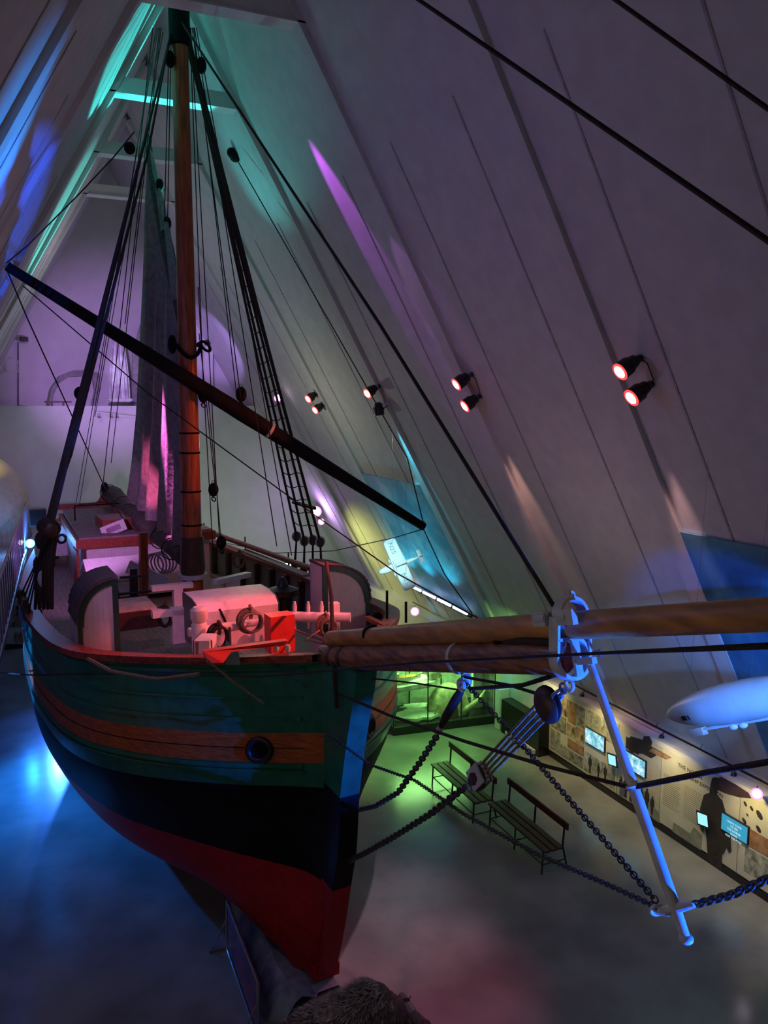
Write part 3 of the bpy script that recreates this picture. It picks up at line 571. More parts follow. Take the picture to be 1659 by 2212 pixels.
jb0, jb1 = cen(714, 1380), cen(1659, 1322)+(cen(1659, 1322)-cen(1228, 1329))*.22
jib = spar('jib_boom', jb0, jb1, .105, .106, WOODO, 26, 'golden varnished jib boom over the bowsprit', .118)
put('jib_boom_band', MB().lathe([(.114, 0), (.114, .06)], cen(800, 1371), (jb1-jb0), 22), DARK, jib)
# cap iron: two rings joined by plates
cp = cen(1232, 1421); jp = cen(1233, 1329); X = PORT
cap = MB(); cd = bd
def ring(mb, c, R, w, t_, ax, m=0, st=1.0):
    c = Vector(c); ax = Vector(ax).normalized(); x = PORT; y = ax.cross(x).normalized(); n = 28; rows = [[], [], [], [], []]
    for i in range(n+1):
        a = 2*math.pi*i/n; d = x*math.cos(a)+y*math.sin(a)*st
        for k, (r, z) in enumerate(((R, -w/2), (R+t_, -w/2), (R+t_, w/2), (R, w/2), (R, -w/2))): rows[k].append(c+d*r+ax*z)
    mb.grid(rows, m)
ring(cap, cp, .150, .11, .03, bd); ring(cap, jp, .122, .11, .028, bd)
capo = put('bowsprit_cap', cap, IRONW, ship, 40, 'pale ironwork cap joining bowsprit and jib boom')
for q in (-1, 1): put('cap_side_plate', MB().beam(cp+PORT*q*.165, jp+PORT*q*.165, .025, .11, bd), IRONW, capo, 0)
put('cap_shelf', MB().beam(cp-PORT*.165+UP*.165, cp+PORT*.165+UP*.165, .025, .11, bd), IRONW, capo, 0)
for dx in (-.13, .13): put('cap_lug', MB().lathe([(.055, 0), (.055, .11)], jp-PORT*.17+bd*(dx-.055), bd, 14), IRONW, capo, 40)
put('cap_lug', MB().box(jp-PORT*.19+bd*.17, (.05, .20, .12), PORT, bd), IRONW, capo, 0)
put('cap_lug', MB().box(jp-PORT*.19-bd*.15, (.05, .16, .12), PORT, bd), IRONW, capo, 0)
put('cap_tongue', MB().box(cp+bd*.08, (.07, .03, .29), PORT, bd), IRONW, capo, 0)
put('cap_bolt', MB().tube([cp-PORT*.16-bd*.02+UP*.07, cp-PORT*.2-bd*.16+UP*.09], .016, 8), STEEL, capo)
put('cap_bolt', MB().tube([cp+PORT*.19+bd*.02, cp+PORT*.26+bd*.06+UP*.02, cp+PORT*.26+bd*.07-UP*.03], .018, 8), STEEL, capo)
put('cap_eye', MB().torus(cp-UP*.23, .045, .016, PORT, 14, 6), IRONW, capo); put('cap_eye', MB().torus(jp+UP*.165, .03, .012, bd, 12, 6), IRONW, capo)
put('cap_tongue', MB().beam(cp-UP*.03+bd*.1, cen(1284, 1432)+UP*.02, .05, .05), IRONW, capo, 0)
# martingale strut (dolphin striker)
d0, d1 = cen(1276, 1436), cen(1482, 2028); dd = (d1-d0).normalized()
ds = put('martingale_strut', MB().tube([d0, d0.lerp(d1, .5), d0.lerp(d1, .86), d1], [.032, .044, .042, .034], 14), IRONW, ship, 50, 'long pale iron strut hanging from the cap')
put('strut_foot', MB().sph(d1, (.052, .052, .035), 12, 8), IRONW, ds)
cr = cen(1457, 1962)
put('strut_cross_arm', MB().tube([cen(1428, 1966)-PORT*.02, cen(1440, 1968), cr, cen(1491, 1957)+PORT*.04], [.03, .036, .042, .022], 10), IRONW, ds)
put('strut_shackle', MB().torus(cen(1423, 1964)-PORT*.02, .042, .015, (.3, .8, .2), 14, 6), IRONW, ds)
put('strut_cleat', MB().sph(cen(1352, 1703)-PORT*.03, (.02, .03, .06), 10, 7), IRONW, ds); put('strut_cleat', MB().torus(cen(1367, 1698), .05, .016, dd, 14, 6), IRONW, ds)
# chains
def chain(name, pts, R, parent=ship, m=CHAIN, sag=0., label=None):
    P = [Vector(p) for p in pts]
    if len(P) == 2 and sag: P = [P[0].lerp(P[1], t)-UP*(sag*4*t*(1-t)) for t in np.linspace(0, 1, 15)]
    L = [0]
    for a, b in zip(P, P[1:]): L.append(L[-1]+(b-a).length)
    step = R*1.28; n = int(L[-1]/step); mb = MB()
    for i in range(n):
        s = (i+.5)*L[-1]/n; k = max(j for j in range(len(L)-1) if L[j] <= s); c = P[k].lerp(P[k+1], (s-L[k])/(L[k+1]-L[k])); d = (P[k+1]-P[k]).normalized()
        h = d.cross(UP).normalized(); v = h.cross(d); ax = (h+v) if i % 2 else (h-v)
        mb.torus(c, R*.70, R*.27, ax, 10, 5, st=1.5, sd=d)
    return put(name, mb, m, parent, 60, label)
coll = cen(1003, 1474)
chain('bobstay_chain', [cen(947, 1585), cen(905, 1650), cen(860, 1712), cen(810, 1742), cen(763, 1753)+PORT*.1], .042, label='black chain from the bowsprit hoop to the stem')
chain('bobstay_chain', [cen(1004, 1700), cen(930, 1758), cen(850, 1808), cen(790, 1842), cen(748, 1862)+PORT*.05], .048, label='heavy black chain from the tackle to the foot of the stem')
chain('martingale_chain', [coll, cen(1100, 1590)+PORT*.05, cr+PORT*-.05+AFT*.12], .029, sag=0.)
chain('martingale_chain', [cen(880, 1690)+PORT*.1, cen(1000, 1757), cen(1160, 1845), cen(1300, 1905), cen(1424, 1962)], .025)
chain('martingale_chain', [W(-.2, -.3, 4.35), cen(800, 1652), cen(880, 1690)+PORT*.1], .022)
chain('jib_guy_chain', [cen(1492, 1958)+PORT*.05, cen(1580, 1933), cen(1659, 1898), cen(1800, 1820)], .040)
pend = put('bobstay_pendant', MB().tube([coll-UP*.02, cen(985, 1510), cen(965, 1545), cen(952, 1570)], [.03, .05, .045, .028], 9), ROPE, ship)
put('pendant_eye', MB().tube([cen(956, 1560), cen(950, 1575), cen(944, 1582), cen(941, 1592)], [.02, .035, .025, .012], 8), IRONW, pend, 50, 'pale iron eye')
for q in (-1, 0, 1): put('hoop_eye', MB().torus(coll+PORT*.07*q+AFT*.05*q, .05, .02, PORT if q else AFT, 12, 6), IRONW, bsp)
# bobstay tackle
b0, b1 = cen(1183, 1522), cen(1032, 1680); td = (b1-b0).normalized(); sx = td.cross(UP).normalized(); sy = sx.cross(td)
tk = put('tackle_block', MB().sph(b0, (.085, .15, .165), 16, 10, X=sx, Y=td, Z=sy), WOODD, ship, 50, 'round brown wooden block')
put('block_shell', MB().tube([b0+sx*.09-td*.12, b0+sx*.095+td*.17], .018, 6), IRONW, tk); put('block_shell', MB().torus(b0, .15, .016, sx, 20, 6), DARK, tk)
put('block_shackle', MB().torus(b0-td*.19, .05, .014, sy, 14, 6, st=1.5, sd=td), STEEL, tk); put('block_shackle', MB().torus(b0-td*.28, .04, .013, sx, 14, 6), STEEL, tk)
put('block_tip', MB().box(b0+td*.11+sx*.085, (.02, .05, .03), sx, td), STEEL, tk, 0)
tl = put('tackle_block', MB().sph(b1, (.07, .17, .12), 14, 9, X=sx, Y=td, Z=sy), WOODD, ship, 50, 'lower wooden block')
for k in (-1, 0, 1): put('block_cheek', MB().box(b1-td*.04+sx*.05*k, (.018, .26-.03*abs(k), .20), sx, td), IRONW, tl, 0, 'pale iron cheek plate')
put('block_hook', MB().torus(b1+td*.20, .04, .014, sx, 12, 6), STEEL, tl)
for k in (-1.5, -.5, .5, 1.5): put('tackle_fall', MB().tube([b0+td*.1+sy*.055*k+sx*.01*k, b1-td*.08+sy*.045*k], .015, 6), ROPEL, tk)
# hawse fairleads
for sd, s in ((-1, .92), (1, .95)):
    z = (ZF['oru'](s)+ZF['orl'](s))/2-.03; h = hb_at(s, z); hd = Vector(W(s+.1, sd*hb_at(s+.1, z), z)-W(s-.1, sd*hb_at(s-.1, z), z)).normalized(); nn = hd.cross(UP)*(-sd); nn = nn if nn.dot(PORT*sd) > 0 else -nn
    o = put('hawse_ring', MB().torus(W(s, sd*(h+.02), z), .15, .045, nn, 22, 8, st=1.15, sd=hd-UP*.5), BLK, ship, 60, 'black iron hawse ring')
    put('hawse_throat', MB().lathe([(.15, -.02), (.13, .02)], W(s, sd*(h+.01), z), nn, 18), DARK, o, 0)
# ---- bow lockers with arched roof edges
def locker(sd, li, lo, s0, zi, zlo, depth=1.35):
    zb = ZD(s0)-.05; arch = []; n = 12
    for i in range(n+1):
        a = math.pi/2*i/n; arch.append((li+(lo-li)*math.sin(a)**1.0, zlo+(zi-zlo)*math.cos(a)**.75 if i < n else zlo))
    arch = [(li, zi)]+arch[1:]
    root = put('bow_locker', MB().prism([W(s0, sd*l, z) for l, z in [(li, zb)]+arch+[(lo, zb)]], AFT*depth), WPLANK, ship, 0, 'white boarded locker at the bow with an arched dark roof')
    mb = MB()
    for (l0, z0), (l1, z1) in zip(arch, arch[1:]):
        mb.add([W(s0-.06, sd*l0, z0), W(s0+depth+.05, sd*l0, z0), W(s0+depth+.05, sd*l1, z1), W(s0-.06, sd*l1, z1), W(s0-.06, sd*l0, z0+.05), W(s0+depth+.05, sd*l0, z0+.05), W(s0+depth+.05, sd*(l1+.03), z1+.04), W(s0-.06, sd*(l1+.03), z1+.04)],
               [(0, 1, 2, 3), (7, 6, 5, 4), (0, 3, 7, 4), (1, 5, 6, 2), (0, 4, 5, 1), (3, 2, 6, 7)])
    put('locker_roof', mb, mat('roof_canvas', (.10, .075, .075), .7), root, 40, 'dark curved roof')
    mb = MB(); k = .085; oc = [(l, z) for l, z in arch]; cz = (zb+zi)/2-.1
    ic = [(l-(l-li)*k/max(.2, lo-li)*1.1, z-k*(1.0 if z > zlo+.05 else .3)) for l, z in arch]
    rows = [[W(s0-.035, sd*l, z) for l, z in oc], [W(s0-.035, sd*l, z) for l, z in ic], [W(s0+.01, sd*l, z) for l, z in ic]]
    mb.grid(rows)
    mb.box(W(s0-.02, sd*(li+.045), (zb+zi)/2), (.09, .05, zi-zb), PORT, AFT); mb.box(W(s0-.02, sd*(lo-.035), (zb+zlo)/2), (.07, .05, zlo-zb+.1), PORT, AFT)
    put('locker_frame', mb, DKGREEN, root, 0, 'dark green edge frame')
    return root
locker(-1, 2.05, 2.70, 4.3, 5.70, 4.98, .9); locker(1, 1.45, 2.40, 3.95, 5.62, 4.9, .55)
# ---- deck furniture
hd_ = MB(); P = [(4.3, 4.30), (4.3, 4.95), (4.45, 5.08), (4.75, 5.12), (5.3, 5.12), (5.3, 4.25)]
hd_.prism([W(s, -.72, z) for s, z in P], PORT*1.45); hood = put('companion_hood', hd_, WHITE, ship, 30, 'white rounded companionway hood')
for l in (-.72, .73): put('hood_edge', MB().prism([W(s, l, z) for s, z in P], PORT*.03*(1 if l > 0 else -1)), DKGREEN, hood, 0)
put('hood_grab', MB().tube([W(4.32, -.35, 4.98), W(4.28, -.3, 4.85), W(4.3, -.25, 4.74)], .02, 6), DARK, hood)
def on(x, y, z): return pl(x, y, 2, z)
def bitt(x, yb, yt, zb, w, name='mooring_bitt', lb='white painted bitt post'):
    p = on(x, yb, zb); d = math.hypot(p.x, p.y); h = (yb-yt)/F*d*1.02
    o = put(name, MB().lathe([(w*.5, 0), (w*.5, h*.62), (w*.42, h*.66), (w*.55, h*.74), (w*.55, h*.94), (w*.35, h)], p, UP, 14), WHITE, ship, 40, lb); return p, h, o
p, h, o = bitt(432, 1408, 1310, 4.55, .25)
put('bitt_crosspiece', MB().tube([on(407, 1366, 4.85), on(530, 1350, 4.85)], .075, 12), WHITE, o)
fp = MB().tube([on(600, 1331, 4.9), on(757, 1334, 4.9)], .085, 14); pr = put('pin_rail', fp, WHITE, ship, 50, 'thick white pin rail beam')
for x in (637, 666, 695): put('belaying_pin', MB().lathe([(.018, -.22), (.026, 0), (.03, .06), (.036, .16), (.02, .26)], on(x, 1331, 4.9), UP, 10), WHITE, pr)
put('pin_rail_post', MB().box(on(722, 1332, 4.85), (.16, .14, .5), PORT, AFT), WHITE, pr, 0)
put('pin_rail', MB().tube([on(480, 1353, 4.82), on(625, 1337, 4.86)], .06, 12), WHITE, ship, 50, 'thin white rail in front of the hood')
# rope coils
def coil(x, y, z, R, m, label, n=5, sq=.75):
    c = on(x, y, z); mb = MB()
    for k in range(n): mb.torus(c+Vector((.012*k-.03, -.02*k, -.01*(k % 3))), R*(1-.05*k), .018, (random.uniform(-.25, .25), 1, random.uniform(-.15, .1)), 20, 5, st=sq+.04*k, sd=(1, 0, 0))
    mb.tube([c+Vector((0, -.05, R*.2)), c+Vector((.02, -.06, R*1.0)), c+Vector((0, 0, R*1.25))], .03, 6)
    o = put('rope_coil', mb, m, None, 60); return tag(o, label, 'rope')
coil(472, 1374, 4.85, .20, ROPE, 'dark rope coil hanging beside the white bitt at the bow rail'); coil(540, 1340, 4.95, .21, ROPEL, 'tan rope coil in front of the white hood', 6, .9)
coil(703, 1350, 4.85, .18, ROPEL, 'loose tan rope coil on the long white pin rail', 6, .8); coil(357, 1330, 4.7, .20, ROPE, 'black oval coil hanging at the starboard side of the mast', 5, .55)
# red boards at the bow
put('red_step', MB().box(on(604, 1366, 4.93), (.40, .30, .60), PORT, AFT), REDB, ship, 0, 'bright red box step')
z = 5.28; P = [on(440, 1408, z), on(622, 1384, z), on(616, 1394, z-.08), on(560, 1400, z-.06), on(500, 1408, z-.05), on(482, 1432, z-.12), on(448, 1432, z-.12)]
put('red_board', MB().prism(P, (0, .12, 0)), REDB, ship, 0, 'bright red plank along the rail')
cat_ = put('cathead', MB().beam(on(452, 1385, 5.0), on(436, 1402, 5.02), .22, .24), WHITE, ship, 0, 'white cathead timber on the rail')
put('cathead_tip', MB().beam(on(438, 1400, 5.0)+UP*.12, on(438, 1400, 5.0)-UP*.30, .24, .16, AFT), mat('grey_violet_wood', (.10, .08, .11), .6), cat_, 0, 'dark end block hanging over the rail')
put('rail_knee', MB().prism([on(490, 1436, 5.1), on(493, 1388, 5.2), on(516, 1412, 5.15), on(520, 1436, 5.1)], (0, .15, 0)), DKGREEN, ship, 0)
for x, y in ((495, 1362), (500, 1361)): pass
put('rail_pin', MB().tube([on(497, 1406, 5.1), on(496, 1357, 5.1)], .022, 6), DARK, ship)
for x in (597, 622): put('rail_chock', MB().lathe([(.03, 0), (.045, .05), (.03, .1)], on(x, 1408, 5.12), UP, 8), WHITE, ship)
# capstan, fife rail, hatch, hoops
cpn = put('capstan', MB().lathe([(.24, 0), (.20, .1), (.15, .3), (.20, .5), (.30, .56), (.30, .66), (.12, .72), (.09, .8), (.03, .9)], on(612, 1345, 4.35), UP, 18), BLK, ship, 40, 'black iron capstan')
for a in range(6): put('capstan_socket', MB().box(on(612, 1345, 4.35)+Vector((.30*math.cos(a*1.05), .30*math.sin(a*1.05), .61)), (.06, .06, .07)), BLK, cpn, 0)
fr_ = put('fife_rail', MB().beam(W(6.5, -1.05, 4.98), W(6.5, -.25, 4.98), .16, .10), WHITE, ship, 0, 'white fife rail in front of the mast')
put('fife_post', MB().box(W(6.5, -.55, 4.62), (.18, .18, .72), PORT, AFT), WHITE, fr_, 0); put('fife_rail_arm', MB().beam(W(6.5, .22, 4.98), W(6.9, 1.05, 4.98), .16, .10), WHITE, fr_, 0)
put('fife_post', MB().box(W(6.7, .62, 4.62), (.30, .18, .72), PORT, AFT), WHITE, fr_, 0)
put('mooring_bitt', MB().box(W(5.3, -.85, 4.5), (.22, .16, .62), PORT, AFT).box(W(5.3, -1.0, 4.78), (.62, .16, .14), PORT, AFT), WHITE, ship, 0, 'low white double bitt')
ht = put('cargo_hatch', MB().box(W(6.9, -1.35, 4.42), (.85, 1.15, .34), PORT, AFT), WOODD, ship, 0, 'brown hatch coaming')
put('hatch_cover', MB().box(W(6.9, -1.35, 4.61), (.74, 1.0, .05), PORT, AFT), mat('pale_board', (.62, .48, .36), .6), ht, 0, 'pale hatch board')
wn = put('hand_winch', MB().box(W(8.3, -1.05, 4.6), (.16, .14, .9), PORT, AFT).box(W(8.3, -1.05, 4.3), (.6, .3, .16), PORT, AFT), BLK, ship, 0, 'black hand winch')
put('winch_wheel', MB().torus(W(8.1, -1.45, 4.55), .18, .025, (1, .15, 0), 18, 6), BLK, wn); put('winch_shaft', MB().tube([W(8.2, -1.5, 4.55), W(8.2, -.7, 4.55)], .03, 8), BLK, wn)
put('boat_skid', MB().tube([on(258, 1248, 5.2), on(318, 1244, 5.2)], .03, 6), BLK, ship)
put('boom_crutch', MB().beam(pl(311, 1290, 2, 4.2), pl(309, 1150, 1, pl(311, 1290, 2, 4.2).y), .17, .17, AFT), WOODM, ship, 0, 'upright brown crutch post')
sk = put('deck_skylight', MB().prism([W(9.6, -1.7, 4.25), W(9.6, -.5, 4.25), W(10.6, -.5, 4.25), W(10.6, -1.7, 4.25)], UP*.3), WHITE, ship, 0, 'pale slanted skylight')
put('skylight_lid', MB().prism([W(9.5, -1.8, 4.57), W(9.5, -.4, 4.57), W(10.2, -.4, 4.95), W(10.2, -1.8, 4.95)], UP*.05), WHITE, sk, 0); put('skylight_lid', MB().prism([W(10.9, -1.8, 4.57), W(10.9, -.4, 4.57), W(10.2, -.4, 4.95), W(10.2, -1.8, 4.95)], UP*.05), WHITE, sk, 0)
put('anchor_stock', MB().beam(W(9.4, -.95, 4.9), W(9.0, -.2, 4.5), .08, .3), WHITE, sk, 0)
hp = thing('mast_hoops_stack', 'stack of grey barrel hoops on deck just left of the mast', 'hoops', W(9.2, -.35, 4.3))
for k in range(5): put('hoop', MB().torus(W(9.2+.06*k, -.42+.09*k, 4.92), .25, .022, PORT*.7+AFT*.7, 18, 5), mat('grey_hoop', (.35, .32, .33), .5), hp)
# ---- deck house aft
zb, zt, s0, s1 = 3.7, 5.02, 11.6, 17.0
dh = put('deck_house', MB().prism([W(s0, -1.62, zb), W(s0, 1.55, zb), W(s1, 1.3, zb), W(s1, -1.4, zb)], UP*(zt-zb)), WPLANK, ship, 0, 'white boarded deck house')
put('house_fascia', MB().prism([W(s0-.12, -1.78, zt), W(s0-.12, 1.7, zt), W(s1+.1, 1.5, zt), W(s1+.1, -1.55, zt)], UP*.22), REDW, dh, 0, 'red-brown roof edge board')
put('house_roof', MB().prism([W(s0-.05, -1.7, zt+.22), W(s0-.05, 1.62, zt+.22), W(s1, 1.4, zt+.30), W(s1, -1.45, zt+.30)], UP*.05), mat('grey_mauve_roof', (.22, .16, .17), .7), dh, 0)
put('corner_post', MB().box(W(s0-.04, -1.60, (zb+zt)/2), (.1, .1, zt-zb), PORT, AFT), WOODD, dh, 0)
put('side_door', MB().box(W(s0+.5, -1.72, 4.4), (.06, .7, 1.1), PORT, AFT), REDW, dh, 0, 'red-brown side door')
put('roof_hatch', MB().prism([W(12.4, -1.0, 5.26), W(12.4, -.1, 5.26), W(13.6, -.1, 5.26), W(13.6, -1.0, 5.26)], UP*.32), REDW, dh, 0); put('roof_hatch', MB().box(W(14.2, .35, 5.45), (1.3, 1.4, .32), PORT, AFT), REDW, dh, 0)
for q in (-1.4, 0, 1.3): put('roof_rail', MB().tube([W(14.5, q, 5.3), W(14.5, q, 5.75)], .02, 6), DARK, dh)
put('roof_rail', MB().tube([W(14.5, -1.4, 5.75), W(14.5, 1.3, 5.75)], .02, 6), DARK, dh)
gl = put('galley_box', MB().box(pl(143, 1165, 1, 26.2), (.95, .8, .85), PORT, AFT), WHITE, ship, 0, 'white box house with a round window')
put('round_window', MB().torus(pl(133, 1164, 1, 25.78), .12, .04, AFT, 16, 6), DARK, gl)
put('galley_roof', MB().box(pl(143, 1134, 1, 26.2), (1.15, 1.0, .10), PORT, AFT), WHITE, gl, 0)
o = put('paper_sign', MB().box(pl(245, 1142, 1, 21.5), (.62, .03, .32), Vector((.93, -.1, .35)).normalized(), Vector((0, .8, -.6)).normalized()), WHITE, None, 0); tag(o, 'tilted white paper sign lit violet on the deck house roof', 'sign')
o2 = put('printed_picture', MB().box(pl(245, 1142, 1, 21.47), (.36, .01, .15), Vector((.93, -.1, .35)).normalized(), Vector((0, .8, -.6)).normalized()), mat('mauve_print', (.35, .22, .33), .6), o, 0)
# ---- gaff, sail and boom
bm0, bm1 = cen(228, 1062), cen(398, 1212); bm = spar('boom', bm0, bm1, .10, .13, CANVD, 14, 'dark boom with furled canvas')
lump = MB().tube([bm0+UP*.05, bm0.lerp(bm1, .15)+UP*.1, bm0.lerp(bm1, .3)+UP*.06, bm0.lerp(bm1, .6)+UP*.10, bm1+UP*.1], [.16, .30, .24, .28, .16], 12)
put('furled_canvas', lump, CANVD, bm, 60)
for t in np.linspace(.06, .9, 8): put('sail_tie', MB().torus(bm0.lerp(bm1, t)+UP*.06, .26, .014, bm1-bm0, 16, 5), ROPE, bm)
put('crutch_beam', MB().beam(pl(112, 1096, 1, bm0.y-.2), pl(225, 1090, 1, bm0.y-.2), .16, .17), REDW, ship, 0, 'red-brown horizontal beam under the boom end')
put('crutch_knee', MB().prism([pl(x, y, 1, bm0.y-.25) for x, y in ((198, 1092), (212, 1082), (222, 1064), (238, 1062), (262, 1090), (240, 1098))], (0, .12, 0)), REDW, ship, 0)
gf0, gf1 = cen(318, 300), cen(394, 700); gf = put('gaff', MB().tube([gf0, cen(335, 410), cen(362, 540), gf1], [.07, .10, .14, .10], 12), CANVD, ship, 60, 'dark gaff with rolled sail head')
for x, y in ((319, 304), (361, 482), (345, 400)): put('gaff_block', MB().sph(cen(x, y), (.09, .09, .14), 10, 7), DARK, gf)
EL = [(320, 320), (314, 430), (309, 600), (303, 760), (296, 900), (286, 1000), (272, 1100), (280, 1140)]; ER = [(330, 330), (368, 500), (388, 640), (392, 760), (394, 900), (396, 1000), (397, 1120), (390, 1195)]
rows = []
for l, r in zip(EL, ER):
    a, b = cen(*l), cen(*r); row = []
    for k in range(37):
        f = k/36; amp = min(.10, (b-a).length*.03); row.append(a.lerp(b, f)+PORT*(amp*math.sin(f*30+l[1]*.002)+amp*.5*math.sin(f*71)))
    rows.append(row)
put('mainsail', MB().grid(rows), CANV, ship, 70, 'grey brailed sail hanging in vertical folds')
# ---- standing rigging
HEAD = mast(15.6)
def shrouds(sd, tops, feet, ys, rungs):
    lines = []
    for k, (a, b) in enumerate(zip(tops, feet)):
        top = HEAD+PORT*(.12*sd)+AFT*(.05*k); foot = b; lines.append((top, foot))
        sh = put('shroud', MB().tube([top, foot], (.030 if k < 3 else .034) if sd > 0 else .021, 7), ROPE, ship)
        dirn = (top-foot).normalized(); c = foot
        put('deadeye', MB().sph(c, (.10, .07, .12), 12, 8), WOODD, sh); low = ys[k]
        put('deadeye', MB().sph(low, (.10, .07, .12), 12, 8), WOODD, sh); put('thimble', MB().torus(c+dirn*.02, .11, .02, AFT, 14, 6), IRONW if sd > 0 else ROPE, sh)
        for q in (-1, 0, 1): put('lanyard', MB().tube([c+AFT*.05*q+PORT*.01*q, low+AFT*.05*q], .013, 5), ROPE, sh)
        put('chain_plate', MB().beam(low, W(*rungs[0][k])-UP*.55+PORT*sd*.05, .05, .02), DARK, sh, 0)
    return lines
# port side
pf = [cen(x, y, 3.12) for x, y in ((641, 1160), (658, 1170), (676, 1168), (692, 1172))]; pl_ = [W(s, 3.17, 4.52) for s in (9.6, 9.0, 8.45, 7.9)]
LP_ = shrouds(1, [0]*4, pf, pl_, [[(9.6, 3.17, 4.4), (9.0, 3.17, 4.4), (8.45, 3.17, 4.4), (7.9, 3.17, 4.4)]])
sf = [cen(x, y, -3.1) for x, y in ((97, 1140), (102, 1140), (107, 1142), (111, 1145))]; sl_ = [W(s, -3.17, 4.40) for s in (7.9, 8.5, 9.2, 9.8)]
LS_ = shrouds(-1, [0]*4, sf, sl_, [[(7.9, -3.17, 4.4), (8.5, -3.17, 4.4), (9.2, -3.17, 4.4), (9.8, -3.17, 4.4)]])
for LN, sd in ((LP_, 1), (LS_, -1)):
    for i in range(30):
        t = .96-.0305*i; pts = [a.lerp(b, t)-UP*(.012*(j % 2)) for j, (a, b) in enumerate(LN)]; m2 = []
        for p_, q_ in zip(pts, pts[1:]): m2 += [p_, p_.lerp(q_, .5)-UP*.02]
        put('ratline', MB().tube(m2+[pts[-1]], .012, 5), ROPE, ship)
# heavier served bundle lying along the shrouds, with blocks
put('shroud_bundle', MB().tube([HEAD+PORT*.15, HEAD.lerp(pf[3], .35)+PORT*.05, HEAD.lerp(pf[3], .8)], [.03, .05, .03], 7), ROPE, ship)
put('shroud_bundle', MB().tube([HEAD-PORT*.15, HEAD.lerp(sf[3], .3), HEAD.lerp(sf[3], .6), HEAD.lerp(sf[3], .88), pl(114, 1095, 1, 17.2)], [.018, .022, .028, .026, .03], 7), ROPE, ship)
for x, y, l, r in ((508, 335, 2.0, .15), (500, 330, 1.9, .11), (174, 850, -2.3, .11), (280, 320, -1.2, .10)): put('rigging_block', MB().sph(cen(x, y, l), (r, r*.8, r*1.1), 12, 8), DARK, ship)
put('rigging_cluster', MB().tube([cen(634, 1085, 3.1), cen(680, 1098, 3.1)], .05, 6), ROPE, ship)
for k in range(7): put('rigging_block', MB().sph(cen(88+random.uniform(-6, 22), 1150+random.uniform(0, 150), -3.1), (.09, .09, .15), 9, 6), ROPE if k % 4 else IRONW, ship)
for k in range(5):
    x = 82+7*k; put('lanyard_bundle', MB().tube([cen(x+12, 1120+6*k, -3.0), cen(x, 1230, -3.1), cen(x-6+2*k, 1315, -3.1)], [.03, .045, .03], 6), ROPE, ship)
put('fender_board', MB().box(W(8.2, -3.20, 4.45), (.10, .30, .42), PORT, AFT), WOODD, ship, 0)
# ---- loose running lines: each one its own thing
def rope(label, pts, r=.014, m=ROPE, sag=0., name='rope_line', grp=None):
    P = [Vector(p) for p in pts]
    if sag and len(P) == 2: P = [P[0].lerp(P[1], t)-UP*(sag*4*t*(1-t)) for t in np.linspace(0, 1, 13)]
    o = put(name, MB().tube(P, r, 6), m, None, 60); return tag(o, label, 'rope', grp)
EQ = lambda x, y, l=0.: cen(x, y, l)
rope('thick dark cable running from the top centre down across the upper right slope', [EQ(860, -31), EQ(905, 0), EQ(1659, 520), EQ(1800, 617)], .020)
rope('dark cable crossing the top right corner of the hall', [EQ(1290, -26), EQ(1330, 0), EQ(1659, 235), EQ(1800, 336)], .016)
rope('dark forestay from the masthead down to the bowsprit cap', [HEAD+UP*.2, EQ(820, 700), EQ(1195, 1308)], .020)
rope('thin brace from the block high on the port shrouds to the lower yard end', [cen(512, 345, 1.9), pl(880, 990, 1, 16.0), yr+UP*.06], .013)
rope('line hanging from the lower yard end past the cyan cloud panel', [yr-UP*.06, pl(960, 1240, 1, 15.0), pl(1020, 1325, 1, 14.0)], .013)
rope('slack line from the lower yard end back behind the port shrouds', [yr-UP*.05, pl(850, 1162, 1, 18), pl(720, 1190, 1, 21), pl(600, 1195, 1, 23), pl(445, 1165, 1, 27)], .012)
rope('steep line from the upper yard end down to the deck house roof', [yl-UP*.08, pl(60, 690, 1, 17), pl(225, 1050, 1, 22), pl(310, 1200, 1, 22)], .014)
rope('long diagonal line from the upper yard end down past the mast to the bowsprit', [pl(50, 618, 1, 16.2), pl(320, 850, 1, 14.8), pl(655, 1095, 1, 13), pl(860, 1240, 1, 11.0), pl(1080, 1362, 1, 9.2), EQ(1150, 1385)], .012)
rope('slack lift line rising from the upper yard end toward the starboard shrouds', [yl+UP*.06, pl(60, 530, 1, 16), pl(170, 420, 1, 16), pl(245, 340, 1, 16), pl(290, 285, 1, 16)], .012)
rope('dark guy rope running level across the green bow from the far left', [EQ(-40, 1450, -3.6), EQ(60, 1458, -3.4), EQ(250, 1456, -2.4), EQ(560, 1462, -1.0), EQ(900, 1432, -.5), EQ(1280, 1412, -.25), EQ(1659, 1392, -.1)], .014)
rope('upper of the two dark cables leaving the cap to the right', [cp+PORT*.22, EQ(1659, 1399)], .012)
rope('worn grey rope hanging in a bight along the green bow planking', [EQ(190, 1424, -2.82), EQ(240, 1450, -2.66), EQ(340, 1468, -2.3), EQ(430, 1456, -1.95)], .026, ROPEL)
rope('grey painter rope from the dark cathead end down over the green bow', [EQ(440, 1420, -1.85), EQ(500, 1470, -1.55), EQ(570, 1520, -1.25)], .016, ROPEL)
rope('dark line from the blue strut back to the green bow', [EQ(1365, 1702, -.03), EQ(1180, 1655, -.3), EQ(1000, 1600, -.3), EQ(840, 1545, -.2), EQ(725, 1495, -.12)], .017)
rope('dark guy leaving the blue strut toward the right edge', [EQ(1370, 1700), EQ(1520, 1670), EQ(1659, 1646), EQ(1800, 1620)], .022)
rope('tarred line under the bowsprit running right to the cap ring', [EQ(1015, 1488), EQ(1130, 1480), EQ(1210, 1455)], .020)
rope('crossing line under the bowsprit running down to the round block', [EQ(1000, 1462), EQ(1100, 1480), EQ(1165, 1500)], .016)
